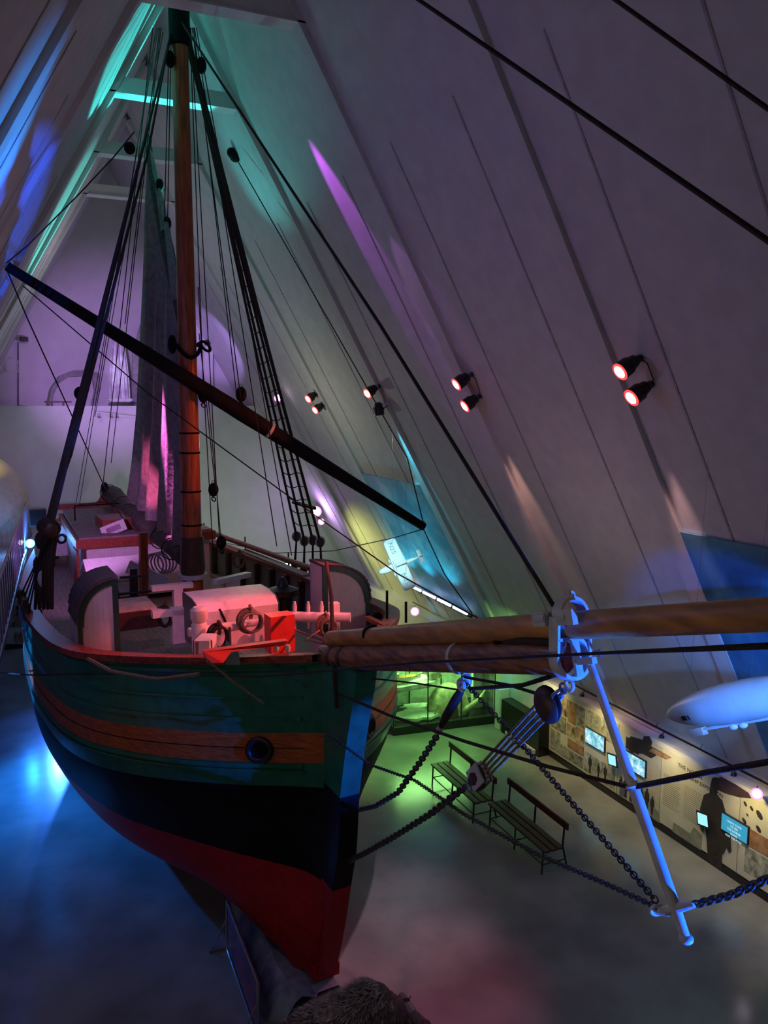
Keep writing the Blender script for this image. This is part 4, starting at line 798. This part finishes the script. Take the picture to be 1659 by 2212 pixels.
rope('thin line from the green bow to the bowsprit hoop', [EQ(806, 1466, .1), EQ(900, 1476), EQ(990, 1490)], .011)
rope('tan line from the coil on the hood forward to the bow rail', [on(560, 1342, 4.9), on(640, 1362, 4.95), on(720, 1392, 5.1)], .018, ROPEL)
rope('pale lines trailing over the rail beside the jib boom heel', [on(690, 1362, 5.0), on(660, 1382, 5.1), on(735, 1400, 5.2), on(800, 1405, 5.3)], .012, ROPEL)
rope('dark lashing from the port locker down to the bowsprit heel', [cen(705, 1215, 1.0), cen(716, 1290, .5), cen(718, 1370, .1), cen(722, 1450, -.2), cen(728, 1530, -.2)], .030)
rope('dark lashing lying across the bowsprit top beside the cap', [EQ(1090, 1388, -.05), EQ(1130, 1384, -.1), EQ(1215, 1390, -.1)], .028)
o = put('lashing_block', MB().sph(EQ(1085, 1385), (.08, .12, .07), 12, 8), DARK, None); tag(o, 'round black block lying on the bowsprit left of the cap', 'block')
# halyards beside the mast
HX = [(-.55, (330, 60), (222, 1050)), (-.3, (345, 60), (270, 700)), (-.3, (348, 60), (240, 1000)), (-.25, (352, 70), (205, 900)), (-.4, (338, 60), (170, 1100)), (-.4, (342, 60), (160, 1110)), (-.1, (366, 50), (355, 480)), (-.1, (370, 50), (362, 480))]
for k, (l, a, b) in enumerate(HX): rope('thin halyard fanning down to the left of the mast', [cen(a[0], a[1], l), cen(b[0], b[1], l*2)], .010, grp='halyards left of the mast')
HX = [(.2, (412, 60), (475, 1180)), (.25, (415, 60), (520, 860)), (.3, (418, 60), (512, 860)), (.4, (420, 60), (598, 1180)), (.5, (424, 60), (630, 1200)), (.15, (410, 60), (440, 850)), (.2, (430, 720), (466, 1060)), (.2, (428, 620), (460, 1190)), (.3, (450, 860), (480, 1195))]
for k, (l, a, b) in enumerate(HX): rope('thin halyard fanning down to the right of the mast', [cen(a[0], a[1], l), cen(b[0], b[1], l*2.5)], .010, grp='halyards right of the mast')
for x, y, l, lb in ((521, 852, .7, 'round dark block hung above the pale band on the yard'), (461, 1058, .5, 'small blue-grey block right of the mast above the rail'), (439, 855, .4, 'dark block hanging just under the yard beside the mast'), (478, 1172, .7, 'dark hook block just above the port rail right of the mast'), (226, 1052, -.3, 'dark block on the boom end at the left')):
    p = cen(x, y, l); t = thing('pulley_block', lb, 'block', p)
    put('shell', MB().sph(p, (.11, .08, .15), 12, 8), DARK, t); put('hook', MB().torus(p-UP*.2, .05, .014, AFT, 12, 5, st=.7), DARK, t); put('eye', MB().torus(p+UP*.16, .03, .01, AFT, 10, 5), STEEL, t)
# long spars stowed on the port rail
o = put('stowed_spar', MB().tube([W(6.9, 2.75, 4.85), W(14.5, 2.35, 4.75)], .07, 10), REDW, None); tag(o, 'long pole lashed along the inside of the port rail', 'pole')
o = put('stowed_plank', MB().beam(W(7.2, 2.5, 4.75), W(11.5, 2.45, 4.65), .22, .05), mat('mauve_plank', (.30, .22, .24), .6), None, 0); tag(o, 'grey plank lying inside the port rail, below the long pole', 'plank')
coil(517, 1209, 4.95, .18, ROPEL, 'small tan lashing bundle on the port rail right of the mast', 4)
o = put('stowed_plank', MB().beam(on(792, 1334, 4.95), on(834, 1353, 4.95), .10, .06), REDW, None, 0); tag(o, 'short red-lit plank end resting on the port rail just right of the port locker', 'plank')
for x in (836, 877): put('rail_iron', MB().tube([cen(x, 1345, 2.1), cen(x, 1276 if x < 850 else 1300, 2.1)], .022, 6), DARK, ship)
# ================================================================== things around the ship
# glass display case with a polar scene
E_CASE = emis('case_lamp', (.45, 1, .40), 7)
dc = thing('display_case', 'large green-lit glass display case with a black plinth behind the benches', 'display case', (9.9, 19.0, 0))
a = pl(850, 1590, 2, 0); b = pl(1068, 1563, 2, 0); dx = (b-a).normalized(); dy = Vector((-dx.y, dx.x, 0)); Wd = (b-a).length; DP = 1.5
put('plinth', MB().box((a+b)/2+dy*DP/2+UP*.11, (Wd, DP, .22), dx, dy), BLK, dc, 0)
put('top_frame', MB().box((a+b)/2+dy*DP/2+UP*2.25, (Wd, DP, .10), dx, dy), BLK, dc, 0)
for q in (0, .33, .66, 1.):
    for e in (0, 1): put('glazing_bar', MB().beam(a.lerp(b, q)+dy*DP*e+UP*.22, a.lerp(b, q)+dy*DP*e+UP*2.22, .028, .028, dx), BLK, dc, 0)
put('glass_pane', MB().box((a+b)/2+UP*1.22, (Wd-.04, .012, 2.0), dx, dy), GLASS, dc, 0)
for e in (.02, .98): put('glass_pane', MB().box(a.lerp(b, e)+dy*DP/2+UP*1.22, (.012, DP-.04, 2.0), dx, dy), GLASS, dc, 0)
put('back_panel', MB().box((a+b)/2+dy*(DP+.03)+UP*1.22, (Wd, .03, 2.0), dx, dy), mat('case_back', (.45, .55, .45), .7), dc, 0)
put('lamp_strip', MB().box((a+b)/2+dy*DP*.5+UP*2.18, (Wd*.8, .06, .03), dx, dy), E_CASE, dc, 0)
ICE = mat('ice_white', (.78, .84, .78), .45, var=.1, sc=4, bump=.3); FURW = mat('cream_hide', (.66, .64, .40), .8, var=.2, sc=7, bump=.3)
def inC(f, d, z): return a.lerp(b, f)+dy*DP*d+UP*z
def slab(f, d, z, rx, ry, th, label):
    ns = [random.uniform(.8, 1.12) for _ in range(22)]; mb = MB(); rows = []
    for rr, zz in ((.0, 0), (.9, 0), (1, th*.4), (.96, th), (.0, th)): rows.append([inC(f, d, z)+dx*(rx*rr*ns[k % 22]*math.cos(k*2*math.pi/22))+dy*(ry*rr*ns[k % 22]*math.sin(k*2*math.pi/22))+UP*zz for k in range(23)])
    mb.grid(rows); return tag(put('ice_slab', mb, ICE, None, 20), label, 'ice')
slab(.28, .35, .24, .62, .42, .10, 'low white ice floe slab on the plinth floor of the glass case'); slab(.20, .6, .98, 1.15, .5, .15, 'long raised ice ledge inside the glass case carrying the model boat')
slab(.36, .8, .235, .45, .2, .05, 'small thin ice slab behind the low floe in the glass case')
c = inC(.62, .45, .24); o = put('hide_shelter', MB().sph(c+UP*.0, (.62, .5, .78), 18, 12, fn=lambda d: 1.0 if d[2] > 0 else .15), FURW, None, 60); tag(o, 'pale domed hide shelter with a dark doorway inside the glass case', 'tent')
put('doorway', MB().prism([c-dy*.56+dx*(-.12+.0)+UP*.02, c-dy*.56+dx*.10+UP*.02, c-dy*.50+dx*.06+UP*.42, c-dy*.49-dx*.03+UP*.5], dy*.1), WOODD, o, 0)
ky = MB(); ky.tube([inC(.60, .2, .34), inC(.75, .2, .36), inC(.9, .25, .55), inC(.99, .3, .86)], [.04, .09, .08, .02], 10); tag(put('kayak', ky, FURW, None, 60), 'slim upturned pale kayak at the right side of the glass case', 'boat')
c = inC(.50, .55, 1.16); br = MB(); br.sph(c+UP*.14, (.26, .16, .16), 14, 9); br.sph(c+UP*.20-dx*.26, (.11, .09, .09), 12, 8); br.sph(c+UP*.17-dx*.36, (.06, .045, .04), 10, 7)
for q in (-.14, .14):
    for w in (-.08, .08): br.tube([c+dx*q+dy*w+UP*.12, c+dx*q+dy*w], [.06, .045], 8)
for w in (-.05, .05): br.sph(c+UP*.29-dx*.24+dy*w, .025, 8, 5)
tag(put('polar_bear', br, FURW, None, 60), 'small cream polar bear figure standing on the raised ice ledge in the glass case', 'animal figure')
c = inC(.17, .5, 1.15); mv = thing('model_ship', 'model sailing boat with masts on the raised ledge in the glass case', 'model', c)
rows = []
for s in np.linspace(-1, 1, 13):
    w = .16*(1-abs(s)**2.6); rows.append([c+dx*(s*.52)+dy*(w*math.sin(t))+UP*(.16-.15*math.cos(t)+.06*s*s) for t in np.linspace(-math.pi/2, math.pi/2, 7)])
put('hull', MB().grid(rows), WHITE, mv, 50); put('deck', MB().box(c+UP*.15, (.8, .2, .02), dx, dy), WOODO, mv, 0); put('cabin', MB().box(c+UP*.2-dx*.2, (.2, .12, .1), dx, dy), WHITE, mv, 0)
for q in (-.25, .1): put('mast', MB().tube([c+dx*q+UP*.15, c+dx*q+UP*.95], .012, 6), WOODO, mv); put('spar', MB().tube([c+dx*(q-.18)+UP*.6, c+dx*(q+.2)+UP*.75], .008, 5), WOODO, mv)
for q in (-.45, .4): put('stay', MB().tube([c+dx*q+UP*.2, c+dx*.1+UP*.92], .004, 4), ROPEL, mv)
hx = MB().tube([inC(.43, .2, .26), inC(.46, .2, .62)], .03, 6); tag(put('leaning_pole', hx, FURW, None, 40), 'short pale pole leaning between the floes in the glass case', 'pole')
# low green-lit partition and dark stand by the right wall
tag(put('partition', MB().box((11.05, 18.75, 1.1), (.45, .12, 2.2)), WALL, None, 0), 'white partition end standing between the glass case and the right wall', 'partition')
tag(put('white_pedestal', MB().box(pl(1103, 1572, 2, 0)+Vector((-.22, .1, .55)), (.28, .25, 1.1)), WHITE, None, 0), 'narrow white pedestal beside the glass case under the bowsprit', 'pedestal')
t = thing('dark_stand', 'low black stand with a white label bar at the foot of the right wall', 'stand', (11.0, 16.5, 0))
put('body', MB().box((11.12, 16.6, .45), (.30, 1.7, .9)), BLK, t, 0); put('label_bar', MB().box((10.93, 16.5, .10), (.06, 1.3, .10)), WHITE, t, 0)
# lights over the case
# benches
def bench(c, label):
    t = thing('slatted_bench', label, 'bench', c, 'slatted benches on the hall floor'); c = Vector(c); L = 2.0; fx = -1
    for k in range(3): put('seat_slat', MB().box(c+Vector((-.06-.15*k, 0, .46)), (.12, L, .035)), WOODD, t, 0)
    put('back_rail', MB().box(c+Vector((.06, 0, .86)), (.035, L+.04, .13)), mat('bench_rail', (.11, .02, .025), .45), t, 0)
    for y in (-L/2+.08, 0, L/2-.08):
        put('leg', MB().tube([c+Vector((.14, y, 0)), c+Vector((.03, y, .45)), c+Vector((.06, y, .92))], .020, 7), BLK, t); put('leg', MB().tube([c+Vector((-.42, y, 0)), c+Vector((-.40, y, .45))], .018, 7), BLK, t)
        put('seat_bearer', MB().tube([c+Vector((-.42, y, .44)), c+Vector((.04, y, .44))], .016, 6), BLK, t); put('cross_brace', MB().tube([c+Vector((-.42, y, .18)), c+Vector((.10, y, .18))], .012, 6), BLK, t)
    put('stretcher', MB().tube([c+Vector((-.42, -L/2+.08, .20)), c+Vector((-.42, L/2-.08, .20))], .012, 6), BLK, t)
    return t
b1_ = bench((8.36, 14.56, 0), 'farther slatted bench, green-lit, directly in front of the glass case')
bench((8.60, 12.46, 0), 'nearer slatted bench with a dark red top rail, in shadow beside the farther one')
# model seaplane
MW = mat('model_white', (.82, .84, .86), .35, var=.03)
pc = pl(858, 1222, 1, 17.6); sp_ = thing('model_seaplane', 'white model twin-hull seaplane marked N25 hanging before the cyan cloud panel', 'model aircraft', pc)
wx = (pl(873, 1272, 1, 17.35)-pl(826, 1166, 1, 17.9)); span = wx.length; wx.normalize(); fxd = (pl(806, 1226, 1, 17.6)-pl(895, 1218, 1, 17.6)).normalized(); fxd = (fxd-wx*fxd.dot(wx)).normalized(); nn = wx.cross(fxd)
if nn.dot(ray(858, 1222)) > 0: nn = -nn                      # towards the viewer (the wing seen from above)
def sp3(x, y, z=0): return pc+wx*x+fxd*y+nn*z
w2 = span/2
put('wing', MB().prism([sp3(-w2, -.12, .10), sp3(-w2+.04, -.17, .10), sp3(0, -.19, .10), sp3(w2-.04, -.17, .10), sp3(w2, -.12, .10), sp3(w2, .10, .10), sp3(w2-.05, .16, .10), sp3(0, .17, .10), sp3(-w2+.05, .16, .10), sp3(-w2, .10, .10)], nn*.035), MW, sp_, 30)
put('fuselage', MB().tube([sp3(0, .52, -.02), sp3(0, .46, -.02), sp3(0, .30, -.01), sp3(0, 0, 0), sp3(0, -.3, .01), sp3(0, -.62, .06)], [.02, .06, .09, .09, .055, .02], 14), MW, sp_, 60)
for q in (-.17, .17): put('sponson', MB().sph(sp3(q, .02, -.02), (.10, .14, .05), 12, 8, X=wx, Y=fxd, Z=nn), MW, sp_)
put('tail_fin', MB().prism([sp3(-.01, -.5, .06), sp3(-.01, -.64, .08), sp3(-.01, -.68, .24), sp3(-.01, -.60, .24)], wx*.02), MW, sp_, 0); put('tailplane', MB().prism([sp3(-.17, -.58, .10), sp3(.17, -.58, .10), sp3(.17, -.68, .10), sp3(-.17, -.68, .10)], nn*.015), MW, sp_, 0)
put('engine', MB().tube([sp3(0, .13, .20), sp3(0, -.15, .20)], .045, 10), MW, sp_); put('propeller', MB().box(sp3(0, .15, .20), (.26, .012, .025), wx, fxd), MW, sp_, 0)
SOFT = mat('grey_lettering', (.25, .38, .42), .6)
for q in (-1, 1):
    up_ = -fxd; rt = up_.cross(nn); text_obj('lettering', 'N25', .17, sp3(q*w2*.62, .0, .137)-rt*.17-up_*.06, rt, up_, SOFT, sp_)
for q in (-.4, .4): put('suspension_wire', MB().tube([sp3(q, 0, .12), sp3(q, 0, .12)+UP*3.2], .003, 4), STEEL, sp_)
# model airship
n0 = pl(1443, 1545, 1, 7.45); n1 = pl(1800, 1475, 1, 5.4); ad = (n1-n0).normalized(); AL = (n1-n0).length; R_ = .235
ash = thing('model_airship', 'blue-lit model airship marked N1 hanging at the right edge', 'model aircraft', (n0+n1)/2)
prof = [(0.002, 0)]+[(R_*(math.sin(math.pi*min(1, t*2.2)/2)**.5 if t < .4545 else math.cos((t-.4545)/.5455*math.pi/2*.93)**.55), t*AL) for t in (.01, .03, .06, .1, .16, .24, .34, .45, .6, .75, .88, .97, 1)]
AS = mat('airship_skin', (.62, .68, .74), .38, var=.06, sc=3)
put('envelope', MB().lathe(prof, n0, ad, 32), AS, ash, 60)
dn = (-UP-ad*(-UP).dot(ad)).normalized(); sd_ = ad.cross(dn)
put('keel_truss', MB().tube([n0+ad*(AL*t)+dn*(R_*1.0) for t in (.16, .3, .5, .7)], .02, 6), AS, ash)
put('control_car', MB().box(n0+ad*AL*.17+dn*(R_*1.07), (.20, .09, .09), ad, sd_), MW, ash, 0)
for t_ in (.20, .40, .46): put('engine_pod', MB().sph(n0+ad*AL*t_+dn*(R_*1.12), (.06, .035, .035), 10, 7, X=ad, Y=sd_, Z=dn), MW, ash); put('pod_strut', MB().tube([n0+ad*AL*t_+dn*R_*.9, n0+ad*AL*t_+dn*R_*1.1], .006, 4), MW, ash)
vd = (Vector((0, 0, H))-n0); vd = (vd-ad*vd.dot(ad)).normalized(); ps = n0+ad*AL*.165+(vd*.85+dn*.50).normalized()*R_*.765
nz = (ps-(n0+ad*AL*.165)).normalized(); up_ = -(dn-nz*dn.dot(nz)).normalized(); text_obj('lettering', 'N 1', .085, ps, up_.cross(nz), up_, BLK, ash, .018)
for t_ in (.2, .6): put('suspension_wire', MB().tube([n0+ad*AL*t_-dn*R_, n0+ad*AL*t_+UP*3], .002, 4), STEEL, ash)
# musk ox standing under the bow
FUR = mat('shaggy_brown_fur', (.20, .14, .10), .95, var=.45, sc=9, bump=1., stretch=(4, 4, .6), col2=(.06, .045, .035))
SADD = mat('pale_saddle_fur', (.46, .38, .30), .95, var=.25, sc=14, bump=.8)
mo = thing('musk_ox', 'shaggy brown musk ox with a pale back standing under the bow, head to the right', 'animal', (3.1, 8.62, 0))
def mp(x, y, z): return Vector((3.12+x, 8.55+y, z*.93))
random.seed(3)
body = MB(); rows = []
for x, z, ry, rz in ((-.80, .80, .05, .12), (-.74, .82, .26, .34), (-.55, .82, .36, .44), (-.25, .83, .40, .47), (.05, .86, .41, .49), (.35, .92, .40, .52), (.55, .93, .34, .46), (.75, .86, .24, .34), (.92, .78, .16, .22), (1.08, .68, .11, .14), (1.20, .58, .07, .08), (1.24, .55, .02, .03)):
    rows.append([mp(x, ry*math.sin(a_)*(1+.05*math.sin(9*a_+x*7)), z+rz*math.cos(a_)*(1.0 if math.cos(a_) > 0 else 1.25)) for a_ in np.linspace(0, 2*math.pi, 29)])
body.grid([r_[::-1] for r_ in rows])
for x, y in ((-.5, -.2), (-.5, .2), (.45, -.2), (.45, .2)): body.tube([mp(x, y, .55), mp(x+.03, y, .3), mp(x, y, .05), mp(x+.02, y, 0)], [.15, .10, .07, .085], 10)
put('body', body, FUR, mo, 70)
hair = MB()
for k in range(1500):                                     # long guard hairs
    x = random.uniform(-.78, .72); a_ = random.uniform(-1.9, 1.9); i_ = np.interp(x, [-.78, -.5, 0, .5, .75], [.2, .36, .41, .36, .24]); rz = np.interp(x, [-.78, -.5, 0, .4, .75], [.28, .44, .49, .51, .34]); zc = np.interp(x, [-.8, 0, .5, .8], [.8, .86, .93, .85])
    p = mp(x, i_*math.sin(a_), zc+rz*math.cos(a_)); o_ = Vector((0, math.sin(a_), math.cos(a_))); q = p+o_*.035+Vector((random.uniform(-.05, .05), .05*math.sin(a_), -.10-.22*abs(math.sin(a_)))); w_ = Vector((.012, 0, .0))
    m_ = p.lerp(q, .5)+o_*.03; hair.add([p-w_-o_*.01, p+w_-o_*.01, m_+w_*.7, m_-w_*.7, q], [(0, 1, 2, 3), (3, 2, 4)])
ho = put('guard_hair', hair, FUR, mo, 0); ho['kind'] = 'stuff'
hair = MB()
for k in range(1600):
    x = random.gauss(.12, .34); a_ = random.gauss(0, .42); x = max(-.6, min(.66, x)); i_ = np.interp(x, [-.78, -.5, 0, .5, .75], [.2, .36, .41, .36, .24]); rz = np.interp(x, [-.78, -.5, 0, .4, .75], [.28, .44, .49, .51, .34])+.02+.05*math.exp(-((x-.42)/.2)**2); zc = np.interp(x, [-.8, 0, .5, .8], [.8, .86, .93, .85])
    p = mp(x, i_*math.sin(a_), zc+rz*math.cos(a_)); q = p+Vector((random.uniform(-.10, .0), .12*math.sin(a_)+random.uniform(-.03, .03), .025-.06*abs(math.sin(a_)))); hair.add([p-Vector((.0, .012, .01)), p+Vector((0, .012, -.01)), q], [(0, 1, 2)])
ho = put('saddle_hair', hair, SADD, mo, 0); ho['kind'] = 'stuff'
put('saddle_patch', MB().sph(mp(-.02, 0, 1.12), (.48, .26, .21), 20, 12), SADD, mo, 60, 'pale creamy saddle of fur'); put('shoulder_hump', MB().sph(mp(.40, 0, 1.22), (.30, .25, .20), 16, 9), FUR, mo, 60)
for q in (-1, 1):
    put('horn', MB().tube([mp(.92, .03*q, .98), mp(.93, .14*q, .97), mp(.98, .25*q, .80), mp(1.06, .31*q, .70), mp(1.14, .33*q, .78)], [.07, .065, .045, .03, .008], 9), mat('grey_horn', (.20, .17, .16), .4), mo)
    put('ear', MB().sph(mp(.86, .20*q, .90), (.03, .07, .04), 8, 6), FUR, mo); put('eye', MB().sph(mp(1.04, .11*q, .76), .018, 8, 6), BLK, mo)
put('muzzle', MB().sph(mp(1.21, 0, .57), (.06, .08, .06), 10, 7), mat('muzzle_dark', (.05, .04, .04), .5), mo)
# pale painted block carrying the keel, and the barrier with a picture
ICEB = mat('painted_ice_blue', (.30, .38, .42), .7, var=.3, sc=1.6, col2=(.16, .15, .24), stretch=(2, 2, .7))
P = [(1.0, -.30), (.7, .36), (3.2, .36), (3.6, -.30)]
kb = MB(); rows = []
for s, w, z in ((.45, .55, .30), (.6, .72, .42), (1.0, .75, .45), (2.0, .62, .46), (3.0, .46, .42), (3.9, .26, .34)):
    rows.append([W(s, -w-.18, 0), W(s, -w, z*.8), W(s, -w*.8, z), W(s, -.24, z*.7), W(s, -.2, .27), W(s, .12, .27), W(s, .16, .1), W(s, .2, 0)])
kb.grid(rows[::-1]); tag(put('keel_plinth', kb, ICEB, None, 40), 'pale blue painted ice-like plinth under the forward end of the keel', 'plinth')
for s in (5.5, 9, 12.5, 16): tag(put('keel_block', MB().box(W(s, 0, .15), (.9, .5, .30), PORT, AFT), WOODD, None, 0), 'dark timber block under the red keel, %s from the bow' % {5.5: 'first', 9: 'second', 12.5: 'third', 16: 'fourth'}[s], 'block')
e0, e1 = pl(490, 2048, 2, 0), pl(556, 2240, 2, 0)
bt = thing('picture_barrier', 'leaning metal-framed barrier with a magenta and violet picture, left of the keel', 'barrier', (e0+e1)/2)
ud = Vector((.03, 0, 1)).normalized(); bh = .80
put('frame', MB().tube([e0, e0+ud*bh, e1+ud*bh, e1, e0], .022, 8), STEEL, bt, 60)
bdx = (e1-e0).normalized(); put('picture', MB().prism([e0+bdx*.06+ud*.1, e1-bdx*.06+ud*.1, e1-bdx*.06+ud*(bh-.06), e0+bdx*.06+ud*(bh-.06)], Vector((.012, 0, -.004))), img_mat('magenta_picture', [(.01, .01, .03), (.05, .03, .14), (.26, .02, .12), (.24, .08, .10), (.02, .02, .05)], sc=2.2, seed=6, rough=.3), bt, 0)
for e in (e0, e1): put('foot', MB().tube([e+Vector((-.28, 0, .02)), e+Vector((.3, 0, .02))], .02, 7), STEEL, bt); put('brace', MB().tube([e+Vector((-.25, 0, .02)), e+ud*.5], .014, 6), STEEL, bt)
# walkway and railing on the left
wr = thing('walkway_railing', 'slender barred metal railing along the raised walkway at the left edge', 'railing', (-.6, 20, 4.2))
r0, r1 = pl(0, 1250, 1, 13.0), pl(63, 1073, 1, 27.5); 
RP = [r0.lerp(r1, t) for t in np.linspace(-.25, 1, 12)]
rk = [Vector((p.x, p.y, 5.45)) for p in (pl(-30, 1300, 1, 11.5), pl(0, 1246, 1, 14), pl(20, 1188, 1, 17.0), pl(40, 1130, 1, 21.5), pl(63, 1080, 1, 27))]
rk = []
for x, y in ((-30, 1330), (0, 1246), (20, 1188), (40, 1130), (54, 1098), (63, 1078)):
    rk.append(pl(x, y, 2, 5.45))
rk = [p for p in rk]
put('top_rail', MB().tube(rk, .03, 7), mat('pale_rail', (.5, .48, .42), .4), wr)
def along(t):
    L = [0]
    for p, q in zip(rk, rk[1:]): L.append(L[-1]+(q-p).length)
    s = t*L[-1]; k = max(j for j in range(len(rk)-1) if L[j] <= s+1e-9); return rk[k].lerp(rk[k+1], (s-L[k])/(L[k+1]-L[k]))
for k in range(26):
    p = along(k/26); put('baluster', MB().box(p-UP*.56, (.03, .04, 1.1)), mat('blue_grey_bars', (.16, .18, .26), .4, metal=.3), wr, 0)
put('kerb', MB().tube([p-UP*1.12 for p in rk], .05, 6), MATS['blue_grey_bars'], wr)
mb = MB(); mb.grid([[p-UP*1.2 for p in rk], [p-UP*1.2-Vector((1.6, 0, 0)) for p in rk]]); mb.grid([[p-UP*1.35 for p in rk][::-1], [p-UP*1.35-Vector((1.6, 0, 0)) for p in rk][::-1]]); tag(put('walkway_deck', mb, SEAM, None, 0), 'raised walkway slab behind the barred railing at the left', 'walkway')
tag(put('gangway_beam', MB().beam(pl(-30, 1274, 1, 22), pl(72, 1274, 1, 22), .2, .22), mat('brown_beam', (.22, .07, .05), .5), None, 0), 'brown horizontal beam between the barred railing and the ship side', 'beam')
# curved pale form beyond the railing
c = pl(-22, 1120, 1, 28.4); o = put('curved_pod', MB().sph(c, (1.22, 1.6, 2.0), 28, 16), mat('beige_skin', (.52, .45, .34), .5, var=.06), None, 60); tag(o, 'smooth beige rounded form lit by a yellow spot at the left edge', 'exhibit')
ls = thing('loudspeaker', 'square black loudspeaker above the three lamps at the left', 'loudspeaker', pl(84, 1135, 1, 26))
put('cabinet', MB().box(pl(82, 1118, 1, 26), (.48, .4, .50), Vector((1, .1, 0)).normalized()), BLK, ls, 0); put('side_mount', MB().box(pl(106, 1119, 1, 26.1), (.18, .2, .42)), WALL, ls, 0); put('grille', MB().box(pl(82, 1118, 1, 25.78), (.42, .02, .44), Vector((1, .1, 0)).normalized()), DARK, ls, 0)
# photographs on the end wall at the left, behind the railing
t = thing('photo_wall_panel', 'yellow-lit end wall panel with a grid of orange photographs, left of the ship', 'display panel', pl(48, 1400, 1, 30.6))
put('backing', MB().prism([pl(-25, 1395, 1, 30.7), pl(72, 1395, 1, 30.7), pl(72, 1230, 1, 30.7), pl(-25, 1230, 1, 30.7)], (0, .05, 0)), PANEL, t, 0)
put('base_board', MB().prism([pl(8, 1404, 1, 30.6), pl(62, 1404, 1, 30.6), pl(62, 1392, 1, 30.6), pl(8, 1392, 1, 30.6)], (0, .06, 0)), BLK, t, 0)
for i, (x, y) in enumerate(((43, 1301), (43, 1313), (43, 1325), (34, 1337), (49, 1337), (24, 1349), (36, 1349), (51, 1349), (52, 1357), (33, 1313), (32, 1325))): put('photograph', MB().box(pl(x, y, 1, 30.66), (.21, .02, .16)), PHOT[2] if i > 2 else PHOT[0], t, 0)
for x in (35, 45): put('printed_figure', MB().sph(pl(x, 1377, 1, 30.66), (.08, .01, .2), 8, 6), PHOT[2], t)
